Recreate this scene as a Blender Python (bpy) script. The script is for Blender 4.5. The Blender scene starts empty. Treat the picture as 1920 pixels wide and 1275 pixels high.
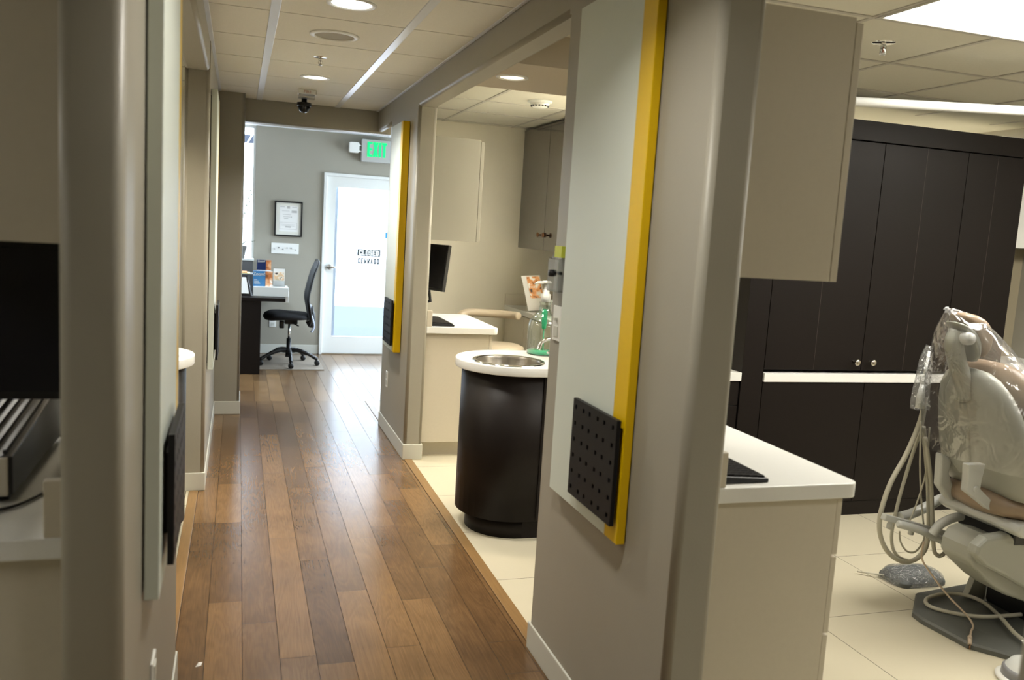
import bpy, bmesh, math, random
from mathutils import Vector, Matrix
S = bpy.context.scene
C = S.collection
PI = math.pi
# ------------------------------------------------------------------ camera
cam = bpy.data.cameras.new('camera'); co = bpy.data.objects.new('camera', cam); C.objects.link(co)
def cam_rows(yaw, pit, rol):
    A = Matrix(((math.cos(yaw), -math.sin(yaw), 0), (math.sin(yaw), math.cos(yaw), 0), (0, 0, 1)))
    B = Matrix(((1, 0, 0), (0, 0, -1), (0, 1, 0)))
    P = Matrix(((1, 0, 0), (0, math.cos(pit), -math.sin(pit)), (0, math.sin(pit), math.cos(pit))))
    Q = Matrix(((math.cos(rol), -math.sin(rol), 0), (math.sin(rol), math.cos(rol), 0), (0, 0, 1)))
    return Q @ P @ B @ A
R_ = cam_rows(0.31307982, 0.12588453, 0.06117321)
rt, dn, fw = Vector(R_[0]), Vector(R_[1]), Vector(R_[2])
mw = Matrix.Identity(4)
for i in range(3):
    mw[i][0] = rt[i]; mw[i][1] = -dn[i]; mw[i][2] = -fw[i]
mw[0][3], mw[1][3], mw[2][3] = 0, 0, 1.53
co.matrix_world = mw
cam.lens = 30.157; cam.sensor_width = 36; cam.clip_start = 0.05
cam.dof.use_dof = True; cam.dof.focus_distance = 4.6; cam.dof.aperture_fstop = 3.5
S.camera = co
# ------------------------------------------------------------------ view, world, large lights
S.view_settings.view_transform = 'Standard'; S.view_settings.look = 'None'
S.view_settings.gamma = 1; S.view_settings.use_curve_mapping = False
S.view_settings.exposure = 0.45
S.cycles.use_denoising = True
S.cycles.max_bounces = 8; S.cycles.diffuse_bounces = 4; S.cycles.glossy_bounces = 4
S.cycles.transparent_max_bounces = 16; S.cycles.sample_clamp_indirect = 6
S.cycles.caustics_reflective = False; S.cycles.caustics_refractive = False
W = bpy.data.worlds.new('sky'); S.world = W; W.use_nodes = True
bg = W.node_tree.nodes['Background']; bg.inputs[0].default_value = (0.72, 0.86, 1.0, 1); bg.inputs[1].default_value = 14.0
WARM = (1.0, 0.86, 0.62); NEUT = (1.0, 0.96, 0.86); DAY = (0.72, 0.86, 1.0)
def area(name, loc, size, power, col, rot=(0, 0, 0), sizey=None, shape='DISK', spread=PI, portal=False):
    l = bpy.data.lights.new(name, 'AREA'); l.energy = power; l.color = col; l.size = size; l.shape = shape
    if sizey: l.shape = 'RECTANGLE'; l.size_y = sizey
    l.spread = spread; l.cycles.is_portal = portal
    o = bpy.data.objects.new(name, l); C.objects.link(o); o.location = loc; o.rotation_euler = rot
    return o
# fluorescent troffers (their glowing lenses are built with the fixtures)
area('troffer_light', (2.89, 2.53, 2.408), 1.16, 34, NEUT, sizey=0.56)
area('troffer_light', (4.40, 2.30, 2.408), 0.56, 40, NEUT, sizey=1.16)  # added out of view to brighten the right room ceiling
area('troffer_light', (4.0, 5.75, 2.408), 1.16, 60, NEUT, sizey=0.56)  # added behind the tall cabinets to light the ceiling above them
area('troffer_light', (2.60, 5.30, 2.408), 0.56, 64, NEUT, sizey=1.16)
area('troffer_light', (2.89, 0.10, 2.408), 1.16, 7, NEUT, sizey=0.56)
area('troffer_light', (-1.9, 3.10, 2.408), 0.56, 10, NEUT, sizey=1.16)
area('troffer_light', (-1.9, 0.60, 2.408), 0.56, 2, NEUT, sizey=1.16)  # added out of view to lift the near left worktop
area('troffer_light', (-1.5, 5.90, 2.408), 0.56, 16, NEUT, sizey=1.16)
# sky light through the front window, the glass door and an added side window
area('daylight_portal', (1.32, 10.02, 1.05), 0.62, 1, DAY, rot=(PI/2, 0, PI), sizey=1.72, shape='RECTANGLE', portal=True)
area('daylight_portal', (-0.72, 10.02, 1.76), 1.7, 1, DAY, rot=(PI/2, 0, PI), sizey=1.4, shape='RECTANGLE', portal=True)
area('daylight_portal', (3.44, 8.65, 1.35), 2.3, 1, DAY, rot=(PI/2, 0, PI/2), sizey=2.1, shape='RECTANGLE', portal=True)  # portal of the added side window
# ------------------------------------------------------------------ materials
def mat(name, col, rough=0.5, metal=0.0, bump=0.0, bscale=200, var=0.0, vscale=6, spec=0.5, coat=0.0, emit=None, es=0.0, trans=0.0, ior=1.45, stretch=None):
    m = bpy.data.materials.new(name); m.use_nodes = True
    nt = m.node_tree; b = nt.nodes['Principled BSDF']
    b.inputs['Base Color'].default_value = (*col, 1); b.inputs['Roughness'].default_value = rough
    b.inputs['Metallic'].default_value = metal; b.inputs['Specular IOR Level'].default_value = spec
    b.inputs['Coat Weight'].default_value = coat; b.inputs['IOR'].default_value = ior
    b.inputs['Transmission Weight'].default_value = trans
    if emit: b.inputs['Emission Color'].default_value = (*emit, 1); b.inputs['Emission Strength'].default_value = es
    tc = nt.nodes.new('ShaderNodeTexCoord'); src = tc.outputs['Object']
    if stretch:
        mp = nt.nodes.new('ShaderNodeMapping'); mp.inputs['Scale'].default_value = stretch
        nt.links.new(src, mp.inputs[0]); src = mp.outputs[0]
    if var:
        n = nt.nodes.new('ShaderNodeTexNoise'); n.inputs['Scale'].default_value = vscale; n.inputs['Detail'].default_value = 5
        nt.links.new(src, n.inputs['Vector'])
        mx = nt.nodes.new('ShaderNodeMix'); mx.data_type = 'RGBA'
        mx.inputs['A'].default_value = (*[c*(1-var) for c in col], 1); mx.inputs['B'].default_value = (*[min(1, c*(1+var)) for c in col], 1)
        nt.links.new(n.outputs['Fac'], mx.inputs['Factor']); nt.links.new(mx.outputs['Result'], b.inputs['Base Color'])
    if bump:
        n2 = nt.nodes.new('ShaderNodeTexNoise'); n2.inputs['Scale'].default_value = bscale; n2.inputs['Detail'].default_value = 3
        nt.links.new(src, n2.inputs['Vector'])
        bp = nt.nodes.new('ShaderNodeBump'); bp.inputs['Strength'].default_value = bump; bp.inputs['Distance'].default_value = 0.002
        nt.links.new(n2.outputs['Fac'], bp.inputs['Height']); nt.links.new(bp.outputs[0], b.inputs['Normal'])
    return m
M = {}
M['wall'] = mat('taupe_paint', (0.335, 0.315, 0.26), 0.42, bump=0.15, bscale=160, var=0.03, spec=0.4)
M['wallop'] = mat('beige_paint', (0.62, 0.58, 0.47), 0.55, bump=0.1, bscale=160, var=0.03)
M['base'] = mat('baseboard_vinyl', (0.56, 0.56, 0.50), 0.4)
M['white'] = mat('white_plastic', (0.78, 0.78, 0.74), 0.35)
M['whitepaint'] = mat('white_paint', (0.74, 0.75, 0.72), 0.4)
M['board'] = mat('pale_panel', (0.66, 0.71, 0.65), 0.45, bump=0.05, bscale=300)
M['yellow'] = mat('yellow_panel', (0.76, 0.49, 0.0), 0.38)
M['black'] = mat('black_rubber', (0.007, 0.0065, 0.0075), 0.5, bump=0.05, spec=.3)
M['blackp'] = mat('black_plastic', (0.008, 0.008, 0.009), 0.35)
M['mesh'] = mat('black_mesh', (0.02, 0.022, 0.026), 0.5, bump=0.5, bscale=700)
M['fabric'] = mat('black_fabric', (0.008, 0.008, 0.009), 0.85, bump=0.4, bscale=500)
M['lam'] = mat('beige_laminate', (0.58, 0.53, 0.43), 0.45, var=0.03, vscale=60)
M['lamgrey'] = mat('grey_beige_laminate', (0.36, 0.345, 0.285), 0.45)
M['lamgap'] = mat('laminate_gap', (0.10, 0.08, 0.05), 0.6)
M['counter'] = mat('white_counter', (0.78, 0.78, 0.75), 0.35, var=0.02, vscale=120)
M['dark'] = mat('dark_wood', (0.0100, 0.0074, 0.0066), 0.42, bump=0.12, bscale=60, var=0.28, vscale=30, stretch=(1.2, 1.2, 22), spec=0.22)
M['darkgloss'] = mat('dark_wood_gloss', (0.020, 0.013, 0.012), 0.22, bump=0.03, bscale=60, var=0.2, vscale=20, stretch=(22, 22, 1), spec=0.8, coat=1.0)
M['chrome'] = mat('chrome', (0.75, 0.74, 0.72), 0.12, 1.0)
M['steel'] = mat('brushed_steel', (0.52, 0.48, 0.42), 0.28, 1.0)
M['bronze'] = mat('bronze', (0.22, 0.12, 0.06), 0.3, 1.0)
M['tile'] = mat('cream_tile', (0.53, 0.485, 0.365), 0.32, var=0.05, vscale=2.5)
M['grout'] = mat('tile_grout', (0.30, 0.25, 0.17), 0.8)
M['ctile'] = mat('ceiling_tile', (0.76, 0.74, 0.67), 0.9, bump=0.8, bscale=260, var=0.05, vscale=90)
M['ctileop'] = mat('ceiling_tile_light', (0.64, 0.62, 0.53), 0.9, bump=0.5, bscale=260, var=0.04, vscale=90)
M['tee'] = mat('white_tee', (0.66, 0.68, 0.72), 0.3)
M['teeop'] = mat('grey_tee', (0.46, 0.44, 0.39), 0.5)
M['shadow'] = mat('dark_gap_shade', (0.03, 0.025, 0.02), 0.9)  # near-black for floor joints; painted shade behind ceiling and panel gaps
M['frontceil'] = mat('bright_ceiling', (0.85, 0.87, 0.9), 0.8)
M['taupe_uph'] = mat('taupe_upholstery', (0.27, 0.20, 0.14), 0.32, var=0.08, vscale=6)
M['beige_uph'] = mat('beige_upholstery', (0.42, 0.35, 0.25), 0.4)
M['shell'] = mat('chair_shell', (0.33, 0.335, 0.295), 0.34)
M['chairwhite'] = mat('chair_white', (0.50, 0.51, 0.49), 0.3)
M['hose'] = mat('hose_grey', (0.47, 0.45, 0.37), 0.4)
M['cord'] = mat('cord_pink', (0.50, 0.40, 0.30), 0.5)
M['greymat'] = mat('grey_plate', (0.10, 0.104, 0.095), 0.45)
M['lens'] = mat('lamp_lens', (1, 1, 1), 0.5, emit=(1, 0.97, 0.90), es=4)
M['lenswarm'] = mat('warm_lens', (1, 1, 1), 0.5, emit=(1, 0.83, 0.58), es=2.2)
M['green'] = mat('exit_green', (0.0, 0.5, 0.12), 0.5, emit=(0.0, 0.78, 0.18), es=0.8)
M['navy'] = mat('navy_print', (0.010, 0.022, 0.085), 0.35)
M['blue'] = mat('blue_print', (0.05, 0.20, 0.42), 0.35)
M['paper'] = mat('paper', (0.80, 0.79, 0.76), 0.6)
M['ink'] = mat('dark_ink', (0.035, 0.05, 0.055), 0.5)
M['inkgrey'] = mat('grey_ink', (0.46, 0.45, 0.43), 0.7)
M['yellowpaper'] = mat('yellow_paper', (0.75, 0.68, 0.35), 0.7)
M['orange'] = mat('orange_paper', (0.75, 0.25, 0.08), 0.7)
M['pot'] = mat('pot_grey', (0.17, 0.17, 0.16), 0.6)
M['leaf'] = mat('leaf_green', (0.030, 0.075, 0.025), 0.35, var=0.3, vscale=12)
M['stem'] = mat('stem_green', (0.14, 0.20, 0.12), 0.5)
M['rug'] = mat('mat_brown', (0.20, 0.165, 0.125), 0.75, bump=0.3, bscale=300)
M['greydesk'] = mat('grey_hutch', (0.10, 0.10, 0.10), 0.5)
M['aqua'] = mat('green_liquid', (0.05, 0.55, 0.28), 0.15)
M['dulldark'] = mat('dull_dark', (0.05, 0.045, 0.038), 0.6)
M['ventgrey'] = mat('vent_grey', (0.20, 0.20, 0.21), 0.35)
M['soffit'] = mat('soffit_paint', (0.42, 0.36, 0.27), 0.5, bump=0.1, bscale=160)
M['tan'] = mat('tan_paint', (0.30, 0.26, 0.18), 0.5)
M['pave'] = mat('pavement', (0.50, 0.46, 0.455), 0.8, var=0.1, vscale=4)
M['outwall'] = mat('outside_wall', (0.19, 0.225, 0.275), 0.8)
M['awning'] = mat('navy_awning', (0.006, 0.010, 0.022), 0.7)
M['red'] = mat('red_letters', (0.45, 0.16, 0.10), 0.5)
M['yellowgreen'] = mat('yellow_green_label', (0.55, 0.60, 0.06), 0.5)
def glass(name, tint=(1, 1, 1), gloss=0.12, rough=0.03, solid=0.0, scol=(.8, .8, .8), bump=0.0, bscale=30):
    m = bpy.data.materials.new(name); m.use_nodes = True; nt = m.node_tree
    for n in list(nt.nodes): nt.nodes.remove(n)
    out = nt.nodes.new('ShaderNodeOutputMaterial'); t = nt.nodes.new('ShaderNodeBsdfTransparent'); t.inputs[0].default_value = (*tint, 1)
    g = nt.nodes.new('ShaderNodeBsdfGlossy'); g.inputs['Roughness'].default_value = rough
    lw = nt.nodes.new('ShaderNodeLayerWeight'); lw.inputs['Blend'].default_value = 0.35
    ma = nt.nodes.new('ShaderNodeMath'); ma.operation = 'MULTIPLY_ADD'; ma.inputs[1].default_value = 0.6; ma.inputs[2].default_value = gloss
    nt.links.new(lw.outputs['Facing'], ma.inputs[0])
    mx = nt.nodes.new('ShaderNodeMixShader'); nt.links.new(ma.outputs[0], mx.inputs[0]); nt.links.new(t.outputs[0], mx.inputs[1]); nt.links.new(g.outputs[0], mx.inputs[2])
    last = mx
    if solid:
        d = nt.nodes.new('ShaderNodeBsdfDiffuse'); d.inputs[0].default_value = (*scol, 1)
        m2 = nt.nodes.new('ShaderNodeMixShader'); m2.inputs[0].default_value = solid
        nt.links.new(mx.outputs[0], m2.inputs[1]); nt.links.new(d.outputs[0], m2.inputs[2]); last = m2
    if bump:
        tc = nt.nodes.new('ShaderNodeTexCoord'); n = nt.nodes.new('ShaderNodeTexNoise'); n.inputs['Scale'].default_value = bscale; n.inputs['Distortion'].default_value = 1.5
        nt.links.new(tc.outputs['Object'], n.inputs['Vector']); b = nt.nodes.new('ShaderNodeBump'); b.inputs['Strength'].default_value = bump; b.inputs['Distance'].default_value = 0.02
        nt.links.new(n.outputs['Fac'], b.inputs['Height']); nt.links.new(b.outputs[0], g.inputs['Normal']); nt.links.new(b.outputs[0], lw.inputs['Normal'])
    nt.links.new(last.outputs[0], out.inputs[0])
    return m
M['glass'] = glass('clear_glass', gloss=0.02)
M['bottle'] = glass('bottle_glass', tint=(0.90, 0.95, 0.92), gloss=0.10)
M['acrylic'] = glass('clear_acrylic', tint=(0.92, 0.93, 0.93), gloss=0.04)
M['film'] = glass('plastic_film', tint=(0.97, 0.97, 0.98), gloss=0.03, rough=0.14, solid=0.03, scol=(.85, .86, .88), bump=0.7, bscale=9)
M['filmgrey'] = glass('grey_film', tint=(0.88, 0.89, 0.9), gloss=0.05, rough=0.15, solid=0.07, scol=(.75, .78, .8), bump=1.0, bscale=40)

M['filmwhite'] = glass('white_film', gloss=0.15, rough=0.2, solid=0.35, scol=(.88, .9, .95), bump=1.0, bscale=60)
def wood_planks(name):
    m = bpy.data.materials.new(name); m.use_nodes = True; nt = m.node_tree; N = nt.nodes.new; L = nt.links.new
    b = nt.nodes['Principled BSDF']
    at = N('ShaderNodeAttribute'); at.attribute_name = 'pid'; tc = N('ShaderNodeTexCoord')
    sc = N('ShaderNodeVectorMath'); sc.operation = 'SCALE'; sc.inputs['Scale'].default_value = 37.0; L(at.outputs['Color'], sc.inputs[0])
    ad = N('ShaderNodeVectorMath'); ad.operation = 'ADD'; L(tc.outputs['Object'], ad.inputs[0]); L(sc.outputs[0], ad.inputs[1])
    mp = N('ShaderNodeMapping'); mp.inputs['Scale'].default_value = (1, 0.13, 1); L(ad.outputs[0], mp.inputs[0])
    n1 = N('ShaderNodeTexNoise'); n1.inputs['Scale'].default_value = 9; n1.inputs['Detail'].default_value = 3; n1.inputs['Distortion'].default_value = 0.6; L(mp.outputs[0], n1.inputs['Vector'])
    # cathedral figure: contour lines of a smooth field
    m1 = N('ShaderNodeMath'); m1.operation = 'MULTIPLY'; m1.inputs[1].default_value = 85; L(n1.outputs['Fac'], m1.inputs[0])
    s1 = N('ShaderNodeMath'); s1.operation = 'SINE'; L(m1.outputs[0], s1.inputs[0])
    mp2 = N('ShaderNodeMapping'); mp2.inputs['Scale'].default_value = (260, 9, 1); L(ad.outputs[0], mp2.inputs[0])
    n2 = N('ShaderNodeTexNoise'); n2.inputs['Scale'].default_value = 1; n2.inputs['Detail'].default_value = 4; L(mp2.outputs[0], n2.inputs['Vector'])
    n3 = N('ShaderNodeTexNoise'); n3.inputs['Scale'].default_value = 5; n3.inputs['Detail'].default_value = 4; L(ad.outputs[0], n3.inputs['Vector'])
    a1 = N('ShaderNodeMath'); a1.operation = 'MULTIPLY_ADD'; a1.inputs[1].default_value = 0.045; L(s1.outputs[0], a1.inputs[0])
    a2 = N('ShaderNodeMath'); a2.operation = 'MULTIPLY_ADD'; a2.inputs[1].default_value = 0.35; a2.inputs[2].default_value = 0.08; L(n2.outputs['Fac'], a2.inputs[0])
    L(a2.outputs[0], a1.inputs[2])
    a3 = N('ShaderNodeMath'); a3.operation = 'MULTIPLY_ADD'; a3.inputs[1].default_value = 0.35; L(n3.outputs['Fac'], a3.inputs[0]); L(a1.outputs[0], a3.inputs[2])
    sep = N('ShaderNodeSeparateColor'); L(at.outputs['Color'], sep.inputs[0])
    a4 = N('ShaderNodeMath'); a4.operation = 'MULTIPLY_ADD'; a4.inputs[1].default_value = 0.34; L(sep.outputs[0], a4.inputs[0]); L(a3.outputs[0], a4.inputs[2])
    cr = N('ShaderNodeValToRGB'); e = cr.color_ramp.elements
    e[0].position = 0.15; e[0].color = (0.050, 0.027, 0.013, 1); e[1].position = 1.0; e[1].color = (0.25, 0.145, 0.062, 1)
    k = cr.color_ramp.elements.new(0.55); k.color = (0.125, 0.070, 0.031, 1)
    L(a4.outputs[0], cr.inputs[0]); L(cr.outputs[0], b.inputs['Base Color'])
    b.inputs['Roughness'].default_value = 0.23; b.inputs['Specular IOR Level'].default_value = 0.5
    bp = N('ShaderNodeBump'); bp.inputs['Strength'].default_value = 0.25; bp.inputs['Distance'].default_value = 0.0012
    L(a1.outputs[0], bp.inputs['Height']); L(bp.outputs[0], b.inputs['Normal'])
    return m
M['plank'] = wood_planks('oak_planks')
M['strip'] = mat('oak_strip', (0.23, 0.135, 0.055), 0.3, var=0.3, vscale=5, stretch=(20, 1.5, 1))
def photo_print(name, cols, scale=9):
    m = bpy.data.materials.new(name); m.use_nodes = True; nt = m.node_tree
    b = nt.nodes['Principled BSDF']; b.inputs['Roughness'].default_value = 0.3
    tc = nt.nodes.new('ShaderNodeTexCoord'); n = nt.nodes.new('ShaderNodeTexNoise'); n.inputs['Scale'].default_value = scale; n.inputs['Detail'].default_value = 2
    cr = nt.nodes.new('ShaderNodeValToRGB'); cr.color_ramp.interpolation = 'EASE'
    while len(cr.color_ramp.elements) < len(cols): cr.color_ramp.elements.new(0.5)
    for i, c in enumerate(cols):
        cr.color_ramp.elements[i].position = 0.32 + 0.36*i/(len(cols)-1); cr.color_ramp.elements[i].color = (*c, 1)
    nt.links.new(tc.outputs['Object'], n.inputs['Vector']); nt.links.new(n.outputs['Fac'], cr.inputs[0]); nt.links.new(cr.outputs[0], b.inputs['Base Color'])
    return m
M['photo_warm'] = photo_print('warm_portrait_print', [(0.9, 0.88, 0.84), (0.78, 0.42, 0.22), (0.55, 0.18, 0.06), (0.10, 0.04, 0.02)], 14)
M['photo_family'] = photo_print('family_print', [(0.45, 0.55, 0.42), (0.75, 0.48, 0.26), (0.85, 0.75, 0.62), (0.07, 0.05, 0.04)], 26)
M['photo_couple'] = photo_print('portrait_print_bright', [(0.95, 0.93, 0.9), (0.93, 0.88, 0.82), (0.80, 0.38, 0.15), (0.70, 0.28, 0.08), (0.06, 0.03, 0.02)], 22)
# ------------------------------------------------------------------ mesh helpers
class MB:
    def __init__(s): s.v = []; s.f = []; s.sm = []
    def add(s, vs, fs, smooth=False):
        o = len(s.v); s.v += [tuple(v) for v in vs]; s.f += [tuple(o+i for i in f) for f in fs]; s.sm += [smooth]*len(fs); return s
    def box(s, x0, x1, y0, y1, z0, z1):
        x0, x1 = min(x0, x1), max(x0, x1); y0, y1 = min(y0, y1), max(y0, y1); z0, z1 = min(z0, z1), max(z0, z1)
        return s.add([(x0, y0, z0), (x1, y0, z0), (x1, y1, z0), (x0, y1, z0), (x0, y0, z1), (x1, y0, z1), (x1, y1, z1), (x0, y1, z1)],
                     [(0, 3, 2, 1), (4, 5, 6, 7), (0, 1, 5, 4), (1, 2, 6, 5), (2, 3, 7, 6), (3, 0, 4, 7)])
    def prism(s, pts, a, b, axis='z', smooth=False):   # pts 2D; extruded along axis from a to b
        n = len(pts)
        f = {'z': lambda p, h: (p[0], p[1], h), 'y': lambda p, h: (p[0], h, p[1]), 'x': lambda p, h: (h, p[0], p[1])}[axis]
        vs = [f(p, a) for p in pts] + [f(p, b) for p in pts]
        o = len(s.v); s.v += vs
        s.f += [tuple(o+i for i in range(n))[::-1], tuple(o+n+i for i in range(n))]; s.sm += [False, False]
        for i in range(n):
            j = (i+1) % n; s.f.append((o+i, o+j, o+n+j, o+n+i)); s.sm.append(smooth and math.dist(pts[i], pts[j]) < 0.06)
        return s
    def loft(s, rings, caps=True, smooth=True, closed=True):
        n = len(rings[0]); o = len(s.v)
        for r in rings: s.v += [tuple(p) for p in r]
        for k in range(len(rings)-1):
            for i in range(n if closed else n-1):
                j = (i+1) % n
                s.f.append((o+k*n+i, o+k*n+j, o+(k+1)*n+j, o+(k+1)*n+i)); s.sm.append(smooth)
        if caps:
            s.f.append(tuple(o+i for i in range(n))[::-1]); s.sm.append(False)
            s.f.append(tuple(o+(len(rings)-1)*n+i for i in range(n))); s.sm.append(False)
        return s
    def lathe(s, prof, c=(0, 0, 0), n=32, axis='z', caps=True):
        rings = []
        for r, h in prof:
            ring = []
            for i in range(n):
                a = 2*PI*i/n; p, q = r*math.cos(a), r*math.sin(a)
                ring.append({'z': (c[0]+p, c[1]+q, c[2]+h), 'y': (c[0]+p, c[1]+h, c[2]+q), 'x': (c[0]+h, c[1]+p, c[2]+q)}[axis])
            rings.append(ring)
        return s.loft(rings, caps)
    def tube(s, pts, r, n=10, cyc=False, caps=True):
        pts = [Vector(p) for p in pts]; rings = []; up = Vector((0, 0, 1)); prev = None
        for i, p in enumerate(pts):
            a = pts[i-1] if i > 0 else p; b = pts[i+1] if i < len(pts)-1 else p
            t = (b-a).normalized()
            if prev is None:
                u = up.cross(t)
                if u.length < 1e-3: u = Vector((1, 0, 0)).cross(t)
            else: u = prev - t*prev.dot(t)
            u.normalize(); prev = u; w = t.cross(u)
            rr = r[i] if isinstance(r, (list, tuple)) else r
            rings.append([p + u*rr*math.cos(2*PI*k/n) + w*rr*math.sin(2*PI*k/n) for k in range(n)])
        return s.loft(rings, caps)
    def obox(s, c, u, v, w):   # centre and three half vectors
        c, u, v, w = map(Vector, (c, u, v, w))
        vs = [c+u*a+v*b+w*d for d in (-1, 1) for a, b in ((-1, -1), (1, -1), (1, 1), (-1, 1))]
        return s.add(vs, [(0, 3, 2, 1), (4, 5, 6, 7), (0, 1, 5, 4), (1, 2, 6, 5), (2, 3, 7, 6), (3, 0, 4, 7)])
    def build(s, name, m, parent=None, bevel=0.0, seg=2, sub=0):
        me = bpy.data.meshes.new(name); me.from_pydata(s.v, [], s.f)
        for p, q in zip(me.polygons, s.sm): p.use_smooth = q
        bm = bmesh.new(); bm.from_mesh(me); bmesh.ops.recalc_face_normals(bm, faces=bm.faces); bm.to_mesh(me); bm.free()
        o = bpy.data.objects.new(name, me); C.objects.link(o)
        me.materials.append(m if not isinstance(m, str) else M[m])
        if bevel:
            b = o.modifiers.new('bevel', 'BEVEL'); b.width = bevel; b.segments = seg; b.limit_method = 'ANGLE'; b.angle_limit = 0.7
        if sub:
            b = o.modifiers.new('sub', 'SUBSURF'); b.levels = sub; b.render_levels = sub
        if parent: put(o, parent)
        return o
def put(o, parent):
    o.parent = parent; o.matrix_parent_inverse = Matrix.Translation(parent.location).inverted() if parent.type == 'EMPTY' else Matrix.Identity(4)
def bx(*a): return MB().box(*a)
def tag(o, label, cat, group=None, kind=None):
    if label: o['label'] = label
    if cat: o['category'] = cat
    if group: o['group'] = group
    if kind: o['kind'] = kind
    return o
def thing(name, label, cat, loc=(0, 0, 0), group=None):
    o = bpy.data.objects.new(name, None); C.objects.link(o); o.location = loc; o.empty_display_size = 0.1
    return tag(o, label, cat, group)
def struct(name, mb, m, parent=None, bevel=0, label=None):
    o = mb.build(name, m, parent, bevel)
    if not parent: o['kind'] = 'structure'
    if label: o['label'] = label
    return o
def rrect(x0, x1, y0, y1, r, corners='0123', n=6):
    # corners: 0 x0y0, 1 x1y0, 2 x1y1, 3 x0y1
    out = []
    for k, (cx, cy, a0) in enumerate(((x0, y0, PI), (x1, y0, 1.5*PI), (x1, y1, 0), (x0, y1, .5*PI))):
        if str(k) in corners:
            ox = cx + r*(1 if k in (0, 3) else -1); oy = cy + r*(1 if k in (0, 1) else -1)
            for i in range(n+1):
                a = a0 + .5*PI*i/n; out.append((ox+r*math.cos(a), oy+r*math.sin(a)))
        else: out.append((cx, cy))
    return out
def spline(pts, n=8):
    P = [Vector(p) for p in pts]; out = []
    for i in range(len(P)-1):
        p0 = P[max(i-1, 0)]; p1 = P[i]; p2 = P[i+1]; p3 = P[min(i+2, len(P)-1)]
        for k in range(n):
            t = k/n
            out.append(0.5*((2*p1)+(p2-p0)*t+(2*p0-5*p1+4*p2-p3)*t*t+(3*p1-p0-3*p2+p3)*t**3))
    out.append(P[-1]); return out
def text_mesh(name, s, size, m, parent, loc, sx=1.0, ext=0.0006, rot=(PI/2, 0, 0), bold=0.0):
    cu = bpy.data.curves.new(name, 'FONT'); cu.body = s; cu.size = size; cu.extrude = ext; cu.align_x = 'CENTER'; cu.align_y = 'CENTER'; cu.offset = bold
    t = bpy.data.objects.new(name, cu); C.objects.link(t)
    dg = bpy.context.evaluated_depsgraph_get(); me = bpy.data.meshes.new_from_object(t.evaluated_get(dg)); bpy.data.objects.remove(t)
    me.transform(Matrix.Diagonal((sx, 1, 1, 1))); 
    from mathutils import Euler
    me.transform(Matrix.Translation(loc) @ Euler(rot).to_matrix().to_4x4())
    me.materials.clear(); me.materials.append(M[m])
    o = bpy.data.objects.new(name, me); C.objects.link(o)
    if parent: put(o, parent)
    return o
STROKES = {'E': [[(1, 0), (0, 0), (0, 1), (1, 1)], [(0, .5), (.85, .5)]], 'X': [[(0, 0), (1, 1)], [(0, 1), (1, 0)]], 'I': [[(.5, 0), (.5, 1)]], 'T': [[(0, 1), (1, 1)], [(.5, 1), (.5, 0)]],
 'L': [[(0, 1), (0, 0), (1, 0)]], 'C': [[(1, .8), (1, .9), (.8, 1), (.2, 1), (0, .85), (0, .15), (.2, 0), (.8, 0), (1, .1), (1, .2)]], 'O': [[(.2, 0), (.8, 0), (1, .15), (1, .85), (.8, 1), (.2, 1), (0, .85), (0, .15), (.2, 0), (.8, 0)]],
 'D': [[(0, 0), (0, 1), (.7, 1), (1, .85), (1, .15), (.7, 0), (0, 0), (0, .2)]], 'R': [[(0, 0), (0, 1), (.8, 1), (1, .9), (1, .6), (.8, .5), (0, .5)], [(.5, .5), (1, 0)]], 'A': [[(0, 0), (.5, 1), (1, 0)], [(.2, .33), (.8, .33)]],
 'S': [[(1, .82), (1, .9), (.8, 1), (.2, 1), (0, .88), (0, .62), (.2, .53), (.8, .47), (1, .38), (1, .12), (.8, 0), (.2, 0), (0, .1), (0, .18)]], 'F': [[(0, 0), (0, 1), (1, 1)], [(0, .5), (.8, .5)]]}
def block_word(name, word, x0, x1, z0, z1, y, m, parent, lw, gap=.35, narrow=('I',)):
    # heavy sign lettering made of flat bars, facing -y
    ws = [(.0 if c in narrow else 1.0) for c in word]; n = len(word); unit = (x1-x0-lw*n-lw*gap*(n-1))/max(sum(ws), 1)
    mb = MB(); x = x0; k = 0
    for c, w in zip(word, ws):
        cw = unit*w
        for st in STROKES[c]:
            P = [Vector((x+lw/2+(p[0] if w else .5)*cw, z0+lw/2+p[1]*(z1-z0-lw))) for p in st]
            for i in range(len(P)-1):
                a, b = P[i], P[i+1]; d_ = (b-a); L_ = d_.length
                if L_ < 1e-6: continue
                d_ /= L_; nn = Vector((-d_.y, d_.x))*lw/2; a2 = a-d_*lw/2*.98; b2 = b+d_*lw/2*.98; k += 1; yy = y-.00002*(k % 7)
                q = [a2-nn, b2-nn, b2+nn, a2+nn]; mb.prism([(v.x, v.y) for v in q], yy, yy+.0012, axis='y')
        x += cw+lw*(1+gap)
    return mb.build(name, m, parent)
def copy_tree(o, parent=None, delta=None):
    c = o.copy(); C.objects.link(c)
    if parent: c.parent = parent
    for ch in [q for q in bpy.data.objects if q.parent == o]: copy_tree(ch, c)
    return c
# ================================================================== SETTING
XR, XR2 = 1.055, 1.175       # right corridor wall faces
XL, XL2 = -0.17, -0.285      # left corridor wall faces
CZ = 2.42
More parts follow.
